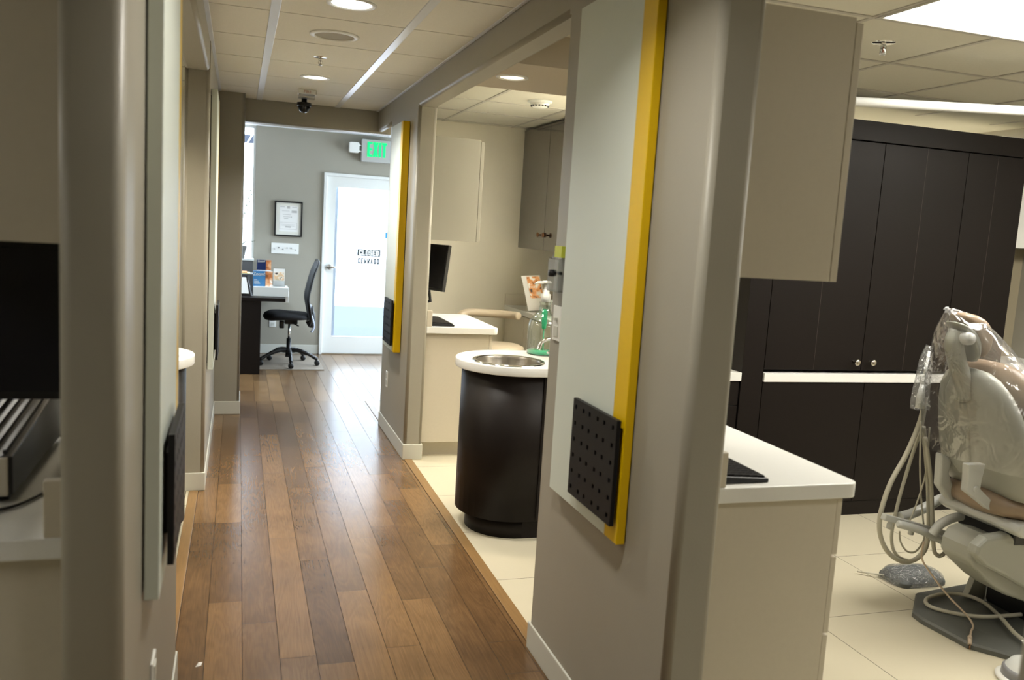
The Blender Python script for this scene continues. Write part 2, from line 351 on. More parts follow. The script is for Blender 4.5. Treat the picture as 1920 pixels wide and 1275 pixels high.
# ---- floor of oak planks
random.seed(5)
bounds = [0.04+0.1253*k for k in range(-2, 9)]
known = {-0.085: [1.75, 2.62, 3.419, 4.35], 0.04: [2.3, 3.214, 4.55, 5.6], 0.165: [1.6, 2.92, 4.1, 5.2], 0.29: [2.2, 2.855, 3.80, 4.9],
         0.415: [1.9, 2.5, 3.445, 4.45], 0.541: [2.93, 4.05, 5.1], 0.666: [2.25, 3.32, 4.2], 0.792: [2.6, 3.636, 4.6], 0.917: [2.9, 3.9], -0.21: [3.2, 3.985, 4.7]}
def plank_floor(x0, x1, y0, y1, edges, vs, fs, cols):
    g = 0.0009
    for a, b in zip(edges[:-1], edges[1:]):
        kj = None
        for kk in known:
            if abs(kk-a) < 0.006: kj = known[kk]
        ys = [y0]; y = y0
        if kj and y0 < 0:
            while ys[-1] < kj[0]-0.9: ys.append(ys[-1]+random.uniform(0.4, 0.9))
            ys += kj; 
        while ys[-1] < y1-0.5: ys.append(ys[-1]+random.uniform(0.35, 1.25))
        if ys[-1] < y1: ys.append(y1)
        for c, d in zip(ys[:-1], ys[1:]):
            d = min(d, y1)
            if d-c < 0.01: continue
            o = len(vs); t = random.random()
            zt = 0.0
            vs += [(a+g, c+g, zt), (b-g, c+g, zt), (b-g, d-g, zt), (a+g, d-g, zt)]
            fs.append((o, o+1, o+2, o+3)); cols.append((t, random.random(), random.random(), 1))
vs, fs, cols = [], [], []
e0 = [XL-0.02] + bounds[1:] if False else [-0.2106] + [b for b in bounds if b > -0.1 and b < 1.05] + [1.062]
e0 = [-0.186] + e0[1:]
plank_floor(0, 0, -2.4, 7.3, e0, vs, fs, cols)
e1 = [-1.6 + 0.1253*k for k in range(0, 41)]
plank_floor(0, 0, 7.3, 10.0, e1, vs, fs, cols)
me = bpy.data.meshes.new('floor'); me.from_pydata(vs, [], fs)
ca = me.color_attributes.new('pid', 'FLOAT_COLOR', 'CORNER'); li = 0
for p, c in zip(me.polygons, cols):
    for _ in p.loop_indices: ca.data[li].color = c; li += 1
fo = bpy.data.objects.new('floor', me); C.objects.link(fo); me.materials.append(M['plank']); fo['kind'] = 'structure'
struct('floor', MB().box(-4.2, 5.2, -2.6, 10.2, -0.1, -0.004), 'shadow')
def tile_floor(x0, x1, y0, y1, ox, oy):
    mb = MB(); s = 0.6; g = 0.0014
    i0 = math.floor((x0-ox)/s); j0 = math.floor((y0-oy)/s)
    i = i0
    while ox+i*s < x1:
        j = j0
        while oy+j*s < y1:
            a, b = max(x0, ox+i*s+g), min(x1, ox+(i+1)*s-g); c, d = max(y0, oy+j*s+g), min(y1, oy+(j+1)*s-g)
            if b > a and d > c: mb.add([(a, c, 0), (b, c, 0), (b, d, 0), (a, d, 0)], [(0, 1, 2, 3)])
            j += 1
        i += 1
    return mb
struct('floor', tile_floor(1.115, 5.2, -2.5, 7.3, 2.31, 3.45), 'tile')
struct('floor', tile_floor(-4.2, -0.235, -2.5, 6.8, -0.85, 3.45), 'tile')
struct('trim_1', MB().box(1.064, 1.115, 0.87, 1.83, -0.01, 0.003).box(1.064, 1.115, 2.84, 5.43, -0.01, 0.003).box(1.064, 1.115, 6.45, 7.3, -0.01, .003), 'strip', bevel=0.002)
struct('trim_2', MB().box(-0.235, -0.187, -0.4, 1.47, -0.01, 0.003).box(-0.235, -0.187, 2.84, 4.9, -0.01, 0.003), 'strip', bevel=0.002)
# ---- ceilings
mb = MB(); ys = [-1.59-0.01] + [4.047+0.61*k for k in range(-9, 6)]
for a, b in zip([ys[1]+0.61*k for k in range(0, 15)], [ys[1]+0.61*(k+1) for k in range(0, 15)]):
    b = min(b, 7.12)
    for x0, x1 in ((-0.145, 0.112), (0.148, 0.707), (0.743, 1.04)):
        if b-a > 0.02: mb.box(x0, x1, a+0.0045, b-0.0045, CZ, CZ+0.01)
struct('ceiling', mb, 'ctile')
struct('ceiling', MB().box(-0.19, 1.10, -2.5, 7.12, CZ+0.012, CZ+0.08), 'shadow')  # dark slab paints the shade seen in the tile grooves
struct('trim_3', MB().box(0.109, 0.151, -2.4, 7.12, CZ-0.003, CZ+0.011).box(0.704, 0.746, -2.4, 7.12, CZ-0.003, CZ+0.011).box(-0.168, -0.142, -2.4, 6.82, CZ-0.004, CZ+0.011).box(1.036, 1.053, -2.4, 7.1, CZ-0.004, CZ+0.011), 'tee', bevel=0.002)
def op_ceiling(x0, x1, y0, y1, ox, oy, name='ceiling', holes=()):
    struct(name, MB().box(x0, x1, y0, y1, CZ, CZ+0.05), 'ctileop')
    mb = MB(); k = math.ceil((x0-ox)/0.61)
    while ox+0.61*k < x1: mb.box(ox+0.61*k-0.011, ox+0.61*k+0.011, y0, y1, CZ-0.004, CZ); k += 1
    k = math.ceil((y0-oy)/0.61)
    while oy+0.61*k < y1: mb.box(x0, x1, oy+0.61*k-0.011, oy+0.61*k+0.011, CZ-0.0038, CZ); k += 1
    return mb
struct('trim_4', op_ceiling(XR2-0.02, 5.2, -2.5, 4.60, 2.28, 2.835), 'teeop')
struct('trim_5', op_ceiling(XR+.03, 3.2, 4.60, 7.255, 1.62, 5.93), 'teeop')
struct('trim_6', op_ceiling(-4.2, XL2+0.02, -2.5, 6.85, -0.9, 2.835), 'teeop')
struct('ceiling', MB().box(-1.7, 3.6, 7.12, 10.1, 2.50, 2.56), 'frontceil')
# ---- corridor walls (bullnose stubs)
def stub(name, x0, x1, y0, y1, corners, m='wall', zt=2.27, r=0.02):
    mb = MB().prism(rrect(x0, x1, y0, y1, r, corners), 0, zt, smooth=True)
    mb.box(x0, x1, y0, y1, zt, CZ+0.01)
    return struct(name, mb, m)
def header(name, x0, x1, y0, y1, z0, m='wall', r=0.018):
    return struct(name, MB().prism(rrect(x0, x1, z0, CZ+0.01, r, '01'), y0, y1, axis='y', smooth=True), m)
stub('wall_right', XR, XR2, 1.83, 2.84, '0123')
stub('wall_right', XR, XR2, 5.43, 6.45, '0123')
stub('wall_right', XR, XR2, -2.4, 0.87, '23')
stub('wall_right', 1.195, 1.30, 7.15, 7.3, '0')
header('wall_right', XR, XR2, 0.87, 1.83, 2.27)
header('wall_right', XR, XR2, 2.84, 5.43, 2.27)
header('wall_right', XR, XR+.045, 6.45, 7.12, 2.26)
stub('wall_left', -0.265, XL, 1.47, 2.84, '0123')
stub('wall_left', XL2, XL+0.012, 4.9, 6.9, '0123')
stub('wall_left', XL2, XL, -2.4, -0.4, '23')
header('wall_left', XL2, XL, -0.4, 1.47, 2.27)
header('wall_left', XL2, XL+0.008, 2.84, 4.9, 2.265)
stub('wall_left', -0.30, 0.028, 6.82, 7.25, '1', zt=2.415)
struct('wall_back', MB().prism(rrect(7.1, 7.25, 2.245, 2.52, 0.015, '0123'), 0.028, 1.16, axis='x', smooth=True), 'wall')
# soffits over the sinks
def soffit(x0, x1, y0, y1, z):
    return struct('wall_right' if x0 > 0 else 'wall_left', MB().box(x0, x1, y0, y1, z, CZ+0.005), 'soffit')
soffit(XR2-0.005, 2.3, 3.80, 4.52, 2.279); soffit(-1.6, XL2+0.005, 3.80, 4.52, 2.279)
# operatory shells
struct('wall_right', MB().box(1.80, 3.02, 4.60, 4.70, 0, CZ), 'wallop')
struct('wall_right', MB().box(3.0, 5.2, 6.30, 6.40, 0, CZ), 'wallop')
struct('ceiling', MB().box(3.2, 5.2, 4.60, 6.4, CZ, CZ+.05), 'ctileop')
struct('wall_right', MB().box(1.215, 3.2, 7.26, 7.36, 0, CZ), 'wallop')
struct('wall_right', MB().box(2.92, 3.02, 4.70, 7.3, 0, CZ), 'wallop')
struct('wall_right', MB().box(4.98, 5.10, -2.5, 6.32, 0, CZ), 'wall')
struct('wall_left', MB().box(-4.2, -4.1, -2.5, 6.9, 0, CZ), 'wallop')
struct('wall_left', MB().box(-4.2, -0.28, 6.80, 6.9, 0, CZ), 'wallop')
struct('wall_left', MB().box(-4.2, -1.2, 4.2, 4.32, 0, CZ), 'wallop')
struct('wall_front', MB().box(-4.2, 5.2, -2.6, -2.5, 0, CZ+0.05), 'wall')
# ---- front room
bw = MB()
bw.box(0.16, 0.90, 9.95, 10.07, 0, 2.5).box(0.90, 1.90, 9.95, 10.07, 2.055, 2.5).box(1.90, 3.6, 9.95, 10.07, 0, 2.5)
bw.box(-1.7, 0.16, 9.95, 10.07, 0, 1.045).box(-1.7, -1.55, 9.95, 10.07, 1.045, 2.5)
struct('wall_back', bw, 'wall')
struct('wall_left', MB().box(-1.7, -1.6, 7.25, 10.0, 0, 2.5).box(-1.7, -0.28, 7.15, 7.25, 0, 2.5), 'wall')
struct('wall_right', MB().box(3.5, 3.6, 7.36, 7.5, 0, 2.5).box(3.5, 3.6, 9.8, 10.0, 0, 2.5).box(3.5, 3.6, 7.4, 10.0, 0, 0.3).box(3.5, 3.6, 7.4, 10.0, 2.4, 2.5).box(1.24, 3.6, 7.28, 7.40, 0, 2.5), 'wall')
# base boards
def base(name, segs):
    mb = MB()
    for (x0, x1, y0, y1) in segs: mb.box(x0, x1, y0, y1, 0.0, 0.102)
    return struct(name, mb, 'base', bevel=0.004)
t = 0.006
def wrap(x0, x1, y0, y1): base('baseboard_right' if x0 > 0 else 'baseboard_left', [(x0-t, x1+t, y0-t, y1+t)])
wrap(XR, XR2, 1.83, 2.84); wrap(XR, XR2, 5.43, 6.45); wrap(XR, XR2, -2.4, 0.87); wrap(1.195, 1.25, 7.15, 7.26)
wrap(-0.265, XL, 1.47, 2.84); wrap(XL2, XL+.012, 4.9, 6.81); wrap(-0.295, 0.028, 6.82, 7.24)
base('baseboard_back', [(0.161, 0.895, 9.95-t, 9.951)]); base('baseboard_back', [(-1.6, 0.155, 9.95-t, 9.951)]); base('baseboard_back', [(1.96, 3.5, 9.95-t, 9.951)])
# ---- window on the front wall
wf = MB()
for a in ((-1.549, 0.159, 9.97, 10.05, 1.0455, 1.075), (-1.549, 0.159, 9.97, 10.05, 2.47, 2.499), (-1.549, -1.51, 9.971, 10.049, 1.075, 2.47), (0.135, 0.159, 9.971, 10.049, 1.075, 2.47), (-0.72, -0.68, 9.972, 10.048, 1.075, 2.47)): wf.box(*a)
w1 = struct('window_1', wf, 'whitepaint'); bx(-1.52, 0.14, 10.0, 10.006, 1.07, 2.48).build('pane', 'glass', w1)
bx(-1.6, 0.155, 9.86, 9.97, 1.045, 1.06).build('window_sill', 'whitepaint', w1)
w2 = struct('window_added', MB().box(3.52, 3.58, 7.5, 9.8, 0.3, 0.34).box(3.52, 3.58, 7.5, 9.8, 2.36, 2.4).box(3.52, 3.58, 7.501, 7.54, 0.34, 2.36).box(3.52, 3.58, 9.76, 9.799, 0.34, 2.36).box(3.52, 3.58, 8.62, 8.66, 0.34, 2.36), 'whitepaint')  # added unseen window, lets extra daylight into the front room
bx(3.545, 3.55, 7.5, 9.8, 0.3, 2.4).build('pane', 'glass', w2)
# ---- glass entrance door
d = struct('door_1', MB().prism([(0.897, 0), (0.93, 0), (0.93, 2.022), (1.87, 2.022), (1.87, 0), (1.90, 0), (1.90, 2.055), (0.897, 2.055)], 9.925, 10.06, axis='y'), 'whitepaint', bevel=0.003)
leaf = MB().box(0.93, 1.035, 9.96, 10.0, 0.01, 2.02).box(1.77, 1.87, 9.96, 10.0, 0.01, 2.02).box(1.035, 1.77, 9.96, 10.0, 1.905, 2.02).box(1.035, 1.77, 9.96, 10.0, 0.01, 0.205).build('door_leaf', 'whitepaint', d)
gl = bx(1.035, 1.77, 9.978, 9.984, 0.205, 1.905).build('glass_pane', 'glass', d)
dh = MB().lathe([(0.0, -0.05), (0.028, -0.048), (0.03, -0.035), (0.024, -0.012), (0.026, 0.0)], (0.985, 9.96, 1.005), axis='y', n=20)
dh.tube([(0.985, 9.915, 1.005), (0.992, 9.905, 1.004), (1.03, 9.90, 1.002), (1.075, 9.902, 1.0)], [0.011, 0.011, 0.009, 0.007], 10)
o = dh.build('door_handle', 'steel', d); o['label'] = 'brushed steel lever handle'
bx(0.93, 1.87, 9.93, 9.99, 0.0, 0.012).build('threshold', 'steel', d)
sg = thing('door_sticker', 'CLOSED CERRADO lettering stuck on the glass entrance door', 'sign', (1.45, 9.975, 1.08))
bx(1.300, 1.565, 9.9755, 9.9775, 1.142, 1.222).build('dark_panel', 'ink', sg, 0.0)
block_word('word', 'CLOSED', 1.318, 1.547, 1.150, 1.213, 9.9735, 'paper', sg, .0132, gap=.42)
block_word('word', 'CERRADO', 1.308, 1.556, 1.056, 1.120, 9.9745, 'ink', sg, .0125, gap=.62)
stk = bx(1.612, 1.66, 9.975, 9.9765, 1.36, 1.43).build('window_sticker', mat('sky_blue', (0.05, 0.32, 0.62), 0.4)); tag(stk, 'small blue square sticker high on the entrance door glass', 'sticker')
# ---- outside the front
struct('floor', MB().box(-9, 12, 10.07, 24, -0.16, -0.02), 'pave', label='pale pavement outside the door')
ow = tag(MB().box(1.02, 3.4, 11.4, 11.6, -0.02, 0.42).build('low_wall', 'outwall'), 'pale blue-grey low wall outside beyond the glass door', 'wall')
fr = tag(MB().box(1.045, 1.11, 10.4, 10.5, -0.02, 2.6).build('porch_post', 'outwall'), 'pale upright porch post just outside the glass door', 'post')
aw = thing('awning', 'dark navy awning edge seen through the left front window', 'awning', (-0.4, 11.5, 2.5))
bx(-2.6, 0.34, 11.4, 11.44, 2.42, 2.52).build('valance', 'awning', aw)
bx(-2.6, -2.54, 11.4, 11.44, -.02, 2.45).build('post', 'awning', aw); bx(.345, .39, 11.4, 11.44, -.02, 2.52).build('post', 'awning', aw)
MB().tube([(0.06, 11.3, 2.38), (0.16, 11.3, 2.56)], 0.008, 8).build('brace', 'whitepaint', aw)
fcd = thing('added_facade', 'added pale facade dimming the sky view behind the glass door', 'building', (2, 20, -.02))  # added to block bright sky behind the door lettering
bx(-8, 12, 20, 20.4, -.02, 7).build('wall', mat('facade', (0.42, 0.425, 0.43), .9), fcd)
for k in range(5): bx(-6+k*3.4, -4.4+k*3.4, 19.97, 19.999, 3.4, 5.0).build('window', 'outwall', fcd)
random.seed(3)
tr = thing('street_tree', 'sparse pale tree outside faintly seen through the door glass', 'tree', (2.6, 17, -0.02))
MB().tube([(2.6, 17, 0), (2.6, 17, 1.6), (2.55, 17, 2.4)], [0.05, 0.04, 0.02], 8).build('trunk', mat('pale_bark', (0.24, 0.235, 0.23), 0.9), tr)
lm = MB()
for i in range(260):
    a = random.uniform(0, 2*PI); rr = random.uniform(0, .9)**.7; z = random.uniform(1.9, 3.4)
    c = Vector((2.5+rr*math.cos(a), 17+rr*math.sin(a)*.7, z)); u = Vector((random.uniform(-1, 1), random.uniform(-1, 1), random.uniform(-1, 1))).normalized()*.055; v = u.orthogonal().normalized()*.03
    lm.add([c-u, c+v, c+u, c-v], [(0, 1, 2, 3)])
o = lm.build('foliage', mat('pale_leaf', (0.16, 0.20, 0.15), 0.8), tr)

# ================================================================== FIXTURES
def downlight(loc, r, lens, power, col, label, spread=2.3):
    t = thing('downlight', label, 'ceiling light', loc, 'recessed downlights')
    x, y, z = loc
    MB().lathe([(r+.018, 0.0), (r+.018, -0.004), (r+.004, -0.007), (r, -0.004), (r-0.004, 0.0)], (x, y, z), 36, caps=False).build('trim_ring', 'whitepaint', t)
    MB().lathe([(0.001, -0.0005), (r, -0.001)], (x, y, z), 36, caps=False).build('lens', lens, t)
    area('downlight_light', (x, y, z-0.012), 2*r*0.9, power, col, spread=spread)
    return t
DL = (1.0, 0.95, 0.86)
downlight((0.425, 3.73, CZ-.001), 0.085, 'lens', 13, DL, 'bright round recessed downlight at the top edge of the corridor ceiling')
downlight((0.44, 5.72, CZ-.001), 0.075, 'lens', 12, DL, 'round recessed downlight just before the fire strobe on the corridor ceiling')
downlight((0.425, 1.75, CZ-.001), 0.085, 'lens', 8, DL, 'round recessed downlight between the two near corridor panels')
downlight((0.425, -0.23, CZ-.001), 0.085, 'lens', 4, DL, 'round recessed downlight at the near end of the corridor')
downlight((1.9, 8.4, 2.499), 0.085, 'lens', 26, DAY, 'added hidden downlight brightening the front room right of the beam')  # added fill lamp, kept hidden by the beam
downlight((-0.7, 8.4, 2.499), 0.085, 'lens', 26, DAY, 'added hidden downlight brightening the front room over the desk')  # second added fill lamp, daylight coloured and out of view
downlight((1.262, 4.15, 2.2785), 0.062, 'lenswarm', 6, WARM, 'small warm round downlight in the soffit over the oval sink')
downlight((-0.50, 4.15, 2.2785), 0.062, 'lenswarm', 9, WARM, 'small warm round downlight in the left soffit over the half-hidden sink')
sp = thing('ceiling_speaker', 'round off-white ceiling speaker between the two corridor downlights', 'speaker', (0.423, 4.393, CZ))
MB().lathe([(0.118, 0), (0.118, -0.005), (0.098, -0.010), (0.094, -0.004)], (0.423, 4.393, CZ), 40, caps=False).build('rim', 'white', sp)
MB().lathe([(0.001, -0.007), (0.06, -0.006), (0.096, -0.003)], (0.423, 4.393, CZ), 40, caps=False).build('grille', mat('grille_cloth', (0.36, 0.33, 0.26), .7, bump=.6, bscale=900), sp)
def sprinkler(x, y, label, bulbm='chrome', s=1.0):
    t = thing('sprinkler_head', label, 'sprinkler', (x, y, CZ), 'fire sprinkler heads')
    MB().lathe([(0.001, -0.003), (0.036*s, -0.003), (0.038*s, 0.0)], (x, y, CZ), 28, caps=False).build('escutcheon', 'chrome', t)
    MB().lathe([(0.010, -0.002), (0.011, -0.018), (0.006, -0.02)], (x, y, CZ), 16).build('body', 'chrome', t)
    MB().tube([(x-.006, y, CZ-.018), (x-.011, y, CZ-.030), (x-.003, y, CZ-.044)], .0022, 6).tube([(x+.006, y, CZ-.018), (x+.011, y, CZ-.030), (x+.003, y, CZ-.044)], .0022, 6).build('frame', 'chrome', t)
    MB().tube([(x, y, CZ-.020), (x, y, CZ-.042)], .003, 8).build('bulb', bulbm, t)
    MB().lathe([(0.001, -0.046), (0.014, -0.046), (0.015, -0.044), (0.001, -0.044)], (x, y, CZ), 16, caps=False).build('deflector', 'chrome', t)
    return t
sprinkler(0.411, 5.014, 'chrome fire sprinkler head on the corridor ceiling')
sp2 = sprinkler(2.595, 3.143, 'fire sprinkler with reddish bulb on the right room ceiling', 'red', 1.25)
MB().lathe([(0.013, -0.012), (0.014, -0.045), (0.011, -0.052), (0.009, -0.052), (0.012, -0.044), (0.012, -0.014)], (2.595, 3.143, CZ), 18, caps=False).build('clear_cap', 'acrylic', sp2)
# strobe and dome camera
fs_ = thing('fire_strobe', 'clear and white fire strobe marked FIRE on the corridor ceiling', 'alarm', (0.44, 6.35, CZ))
MB().prism(rrect(0.372, 0.50, 6.30, 6.40, 0.015), CZ-.03, CZ).build('housing', 'white', fs_, .004)
MB().prism(rrect(0.38, 0.49, 6.305, 6.395, 0.015), CZ-.055, CZ-.03).build('lens', 'acrylic', fs_)
text_mesh('word', 'FIRE', 0.026, 'red', fs_, (0.436, 6.2985, CZ-.016), sx=1.1)
dc = thing('dome_camera', 'black dome security camera hanging in front of the dark beam', 'camera', (0.445, 6.75, CZ))
MB().lathe([(0.02, 0), (0.02, -.03), (0.052, -.035), (0.054, -.058), (0.048, -.062)], (0.445, 6.75, CZ), 32).build('housing', 'blackp', dc)
MB().lathe([(0.046, -.060), (0.044, -.078), (0.032, -.098), (0.014, -.108), (0.001, -.110)], (0.445, 6.75, CZ), 32, caps=False).build('dome', mat('smoked_dome', (0.01, 0.01, 0.012), .08), dc)
# smoke detector
sd = thing('smoke_detector', 'cream round smoke detector on the ceiling beyond the oval sink', 'smoke detector', (1.935, 5.68, CZ))
MB().lathe([(0.085, 0), (0.085, -.010), (0.07, -.016), (0.001, -.016)], (1.935, 5.68, CZ), 36).build('base', 'whitepaint', sd)
MB().lathe([(0.066, -.016), (0.06, -.034), (0.045, -.046), (0.001, -.048)], (1.935, 5.68, CZ), 36).build('chamber', 'white', sd)
mb = MB()
for k in range(16):
    a = 2*PI*k/16; mb.box(1.935+.0565*math.cos(a)-.006, 1.935+.0565*math.cos(a)+.006, 5.68+.0565*math.sin(a)-.006, 5.68+.0565*math.sin(a)+.006, CZ-.040, CZ-.031)
mb.build('vent_slots', 'blackp', sd)
# troffers
def troffer(x0, x1, y0, y1, label, lens='lens'):
    t = thing('ceiling_troffer', label, 'ceiling light', ((x0+x1)/2, (y0+y1)/2, CZ), 'fluorescent ceiling panels')
    MB().box(x0, x1, y0, y0+.018, CZ-.007, CZ).box(x0, x1, y1-.018, y1, CZ-.007, CZ).box(x0, x0+.018, y0+.018, y1-.018, CZ-.007, CZ).box(x1-.018, x1, y0+.018, y1-.018, CZ-.007, CZ).build('frame', 'teeop', t)
    bx(x0+.018, x1-.018, y0+.018, y1-.018, CZ-.004, CZ-.002).build('lens', lens, t)
troffer(2.285, 3.495, 2.23, 2.83, 'large white fluorescent ceiling panel over the dental chair')
troffer(4.10, 4.70, 1.70, 2.90, 'added unseen ceiling panel beyond the right edge brightening the right room')  # fixture for the added right-hand fill light, outside the view
troffer(3.40, 4.60, 5.45, 6.05, 'added unseen ceiling panel brightening the ceiling above the dark cabinet wall')  # fixture for the added fill light hidden behind the cabinets
troffer(2.30, 2.90, 4.72, 5.92, 'fluorescent ceiling panel of the room beyond the sink')
troffer(2.285, 3.495, -0.2, 0.40, 'fluorescent ceiling panel nearest the back of the right room')
troffer(-2.2, -1.6, 0.0, 1.2, 'added unseen ceiling panel brightening the nearest end of the left room')  # fixture for the added fill light of the left room
troffer(-2.2, -1.6, 2.5, 3.7, 'fluorescent ceiling panel of the near left room')
troffer(-1.8, -1.2, 5.3, 6.5, 'fluorescent ceiling panel of the far left room')
# exit sign
ex = thing('exit_sign', 'grey exit sign with green EXIT letters above the glass door', 'sign', (1.45, 9.95, 2.2))
MB().prism(rrect(1.29, 1.63, 2.205, 2.452, 0.012), 9.86, 9.95, axis='y').build('housing', mat('sign_grey', (0.42, 0.42, 0.40), .5), ex, .004)
block_word('letters', 'EXIT', 1.353, 1.572, 2.262, 2.425, 9.857, 'green', ex, .026, gap=.30)
MB().prism(rrect(1.150, 1.262, 2.292, 2.408, 0.018), 9.84, 9.91, axis='y').build('lamp_head', 'white', ex, .006)
for z_ in (2.375, 2.31): bx(1.26, 1.292, 9.87, 9.89, z_, z_+.01).build('lamp_bracket', 'white', ex)
# certificate
ce = thing('framed_certificate', 'black framed certificate on the wall left of the glass door', 'picture', (0.52, 9.95, 1.5))
MB().box(0.372, 0.672, 9.925, 9.95, 1.322, 1.338).box(0.372, 0.672, 9.925, 9.95, 1.692, 1.708).box(0.372, 0.388, 9.925, 9.95, 1.338, 1.692).box(0.656, 0.672, 9.925, 9.95, 1.338, 1.692).build('frame', 'blackp', ce)
bx(0.386, 0.658, 9.938, 9.949, 1.336, 1.694).build('mat_board', mat('cream_board', (.72, .70, .62), .6), ce)
pp = bx(0.424, 0.622, 9.9365, 9.9385, 1.375, 1.655).build('certificate_sheet', 'paper', ce)
ik = MB()
for (a, b, c, e) in ((.43, .48, 1.642, 1.648), (.56, .61, 1.642, 1.648), (.505, .535, 1.628, 1.655), (.45, .53, 1.60, 1.604), (.555, .612, 1.585, 1.61), (.46, .55, 1.56, 1.564), (.465, .54, 1.535, 1.540), (.545, .557, 1.53, 1.543), (.475, .52, 1.512, 1.519),
                     (.43, .615, 1.472, 1.475), (.43, .615, 1.40, 1.403), (.43, .433, 1.40, 1.475), (.612, .615, 1.40, 1.475), (.445, .60, 1.452, 1.455), (.45, .595, 1.437, 1.44), (.49, .55, 1.42, 1.434)): ik.box(a, b, 9.9355, 9.9366, c, e)
ik.build('printed_lines', 'inkgrey', pp)
# switch plate, 6 gang
sw = thing('switch_plate', 'wide white six-switch plate below the framed certificate', 'light switch', (0.49, 9.95, 1.18))
bx(0.346, 0.642, 9.942, 9.95, 1.126, 1.244).build('plate', 'white', sw, .002)
for k in range(6):
    up = k in (1, 3, 4); x = 0.382+0.0448*k
    bx(x-.005, x+.005, 9.935, 9.943, 1.184+(0.003 if up else -.015), 1.184+(.015 if up else -.003)).build('toggle', mat('toggle_grey', (.5, .5, .48), .5) if k == 0 else 'ventgrey', sw)
def outlet(name, label, plate, faces, m='white'):
    t = thing(name, label, 'outlet', tuple((plate[i]+plate[i+1])/2 for i in (0, 2, 4)), 'wall outlets and switch plates')
    bx(*plate).build('plate', m, t, .0015)
    for i, f in enumerate(faces): bx(*f).build('socket', 'base', t)
    return t
outlet('wall_outlet', 'white wall outlet low behind the office chair', (.345, .418, 9.943, 9.95, .30, .42), [(.362, .40, 9.940, 9.944, .315, .35), (.362, .40, 9.940, 9.944, .37, .405)])
outlet('wall_outlet', 'white outlet below the far yellow-edged panel', (XR-.006, XR, 6.13, 6.20, .345, .46), [(XR-.008, XR-.005, 6.147, 6.183, .36, .395), (XR-.008, XR-.005, 6.147, 6.183, .41, .445)])
outlet('wall_outlet', 'white outlet low on the near left wall under the pale panel', (XL, XL+.006, 1.955, 2.03, .40, .52), [(XL+.005, XL+.009, 1.973, 2.012, .415, .45), (XL+.005, XL+.009, 1.973, 2.012, .47, .505)])
outlet('wall_switch', 'white switch and socket plate left of the near pale panel', (XR-.007, XR, 2.715, 2.79, 1.165, 1.285), [(XR-.010, XR-.006, 2.733, 2.772, 1.18, 1.215), (XR-.018, XR-.006, 2.745, 2.76, 1.235, 1.245)])
# holder above the switch plate
hd = thing('wall_holder', 'clear acrylic holder with yellow-green label above the switch plate', 'holder', (XR, 2.75, 1.4))
MB().box(XR-.034, XR-.031, 2.70, 2.80, 1.335, 1.445).box(XR-.034, XR, 2.70, 2.703, 1.335, 1.445).box(XR-.034, XR, 2.797, 2.80, 1.335, 1.45).box(XR-.034, XR, 2.70, 2.80, 1.335, 1.338).build('tray', 'acrylic', hd)
MB().lathe([(0.001, -.046), (.012, -.045), (.013, -.030), (.006, -.026), (.006, 0)], (XR, 2.755, 1.397), 16, axis='x').build('knob', 'blackp', hd)
bx(XR-.026, XR-.004, 2.70, 2.765, 1.452, 1.49).build('label_pad', 'yellowgreen', hd)
bx(XR-.03, XR-.0, 2.69, 2.775, 1.447, 1.452).build('ledge', 'acrylic', hd)

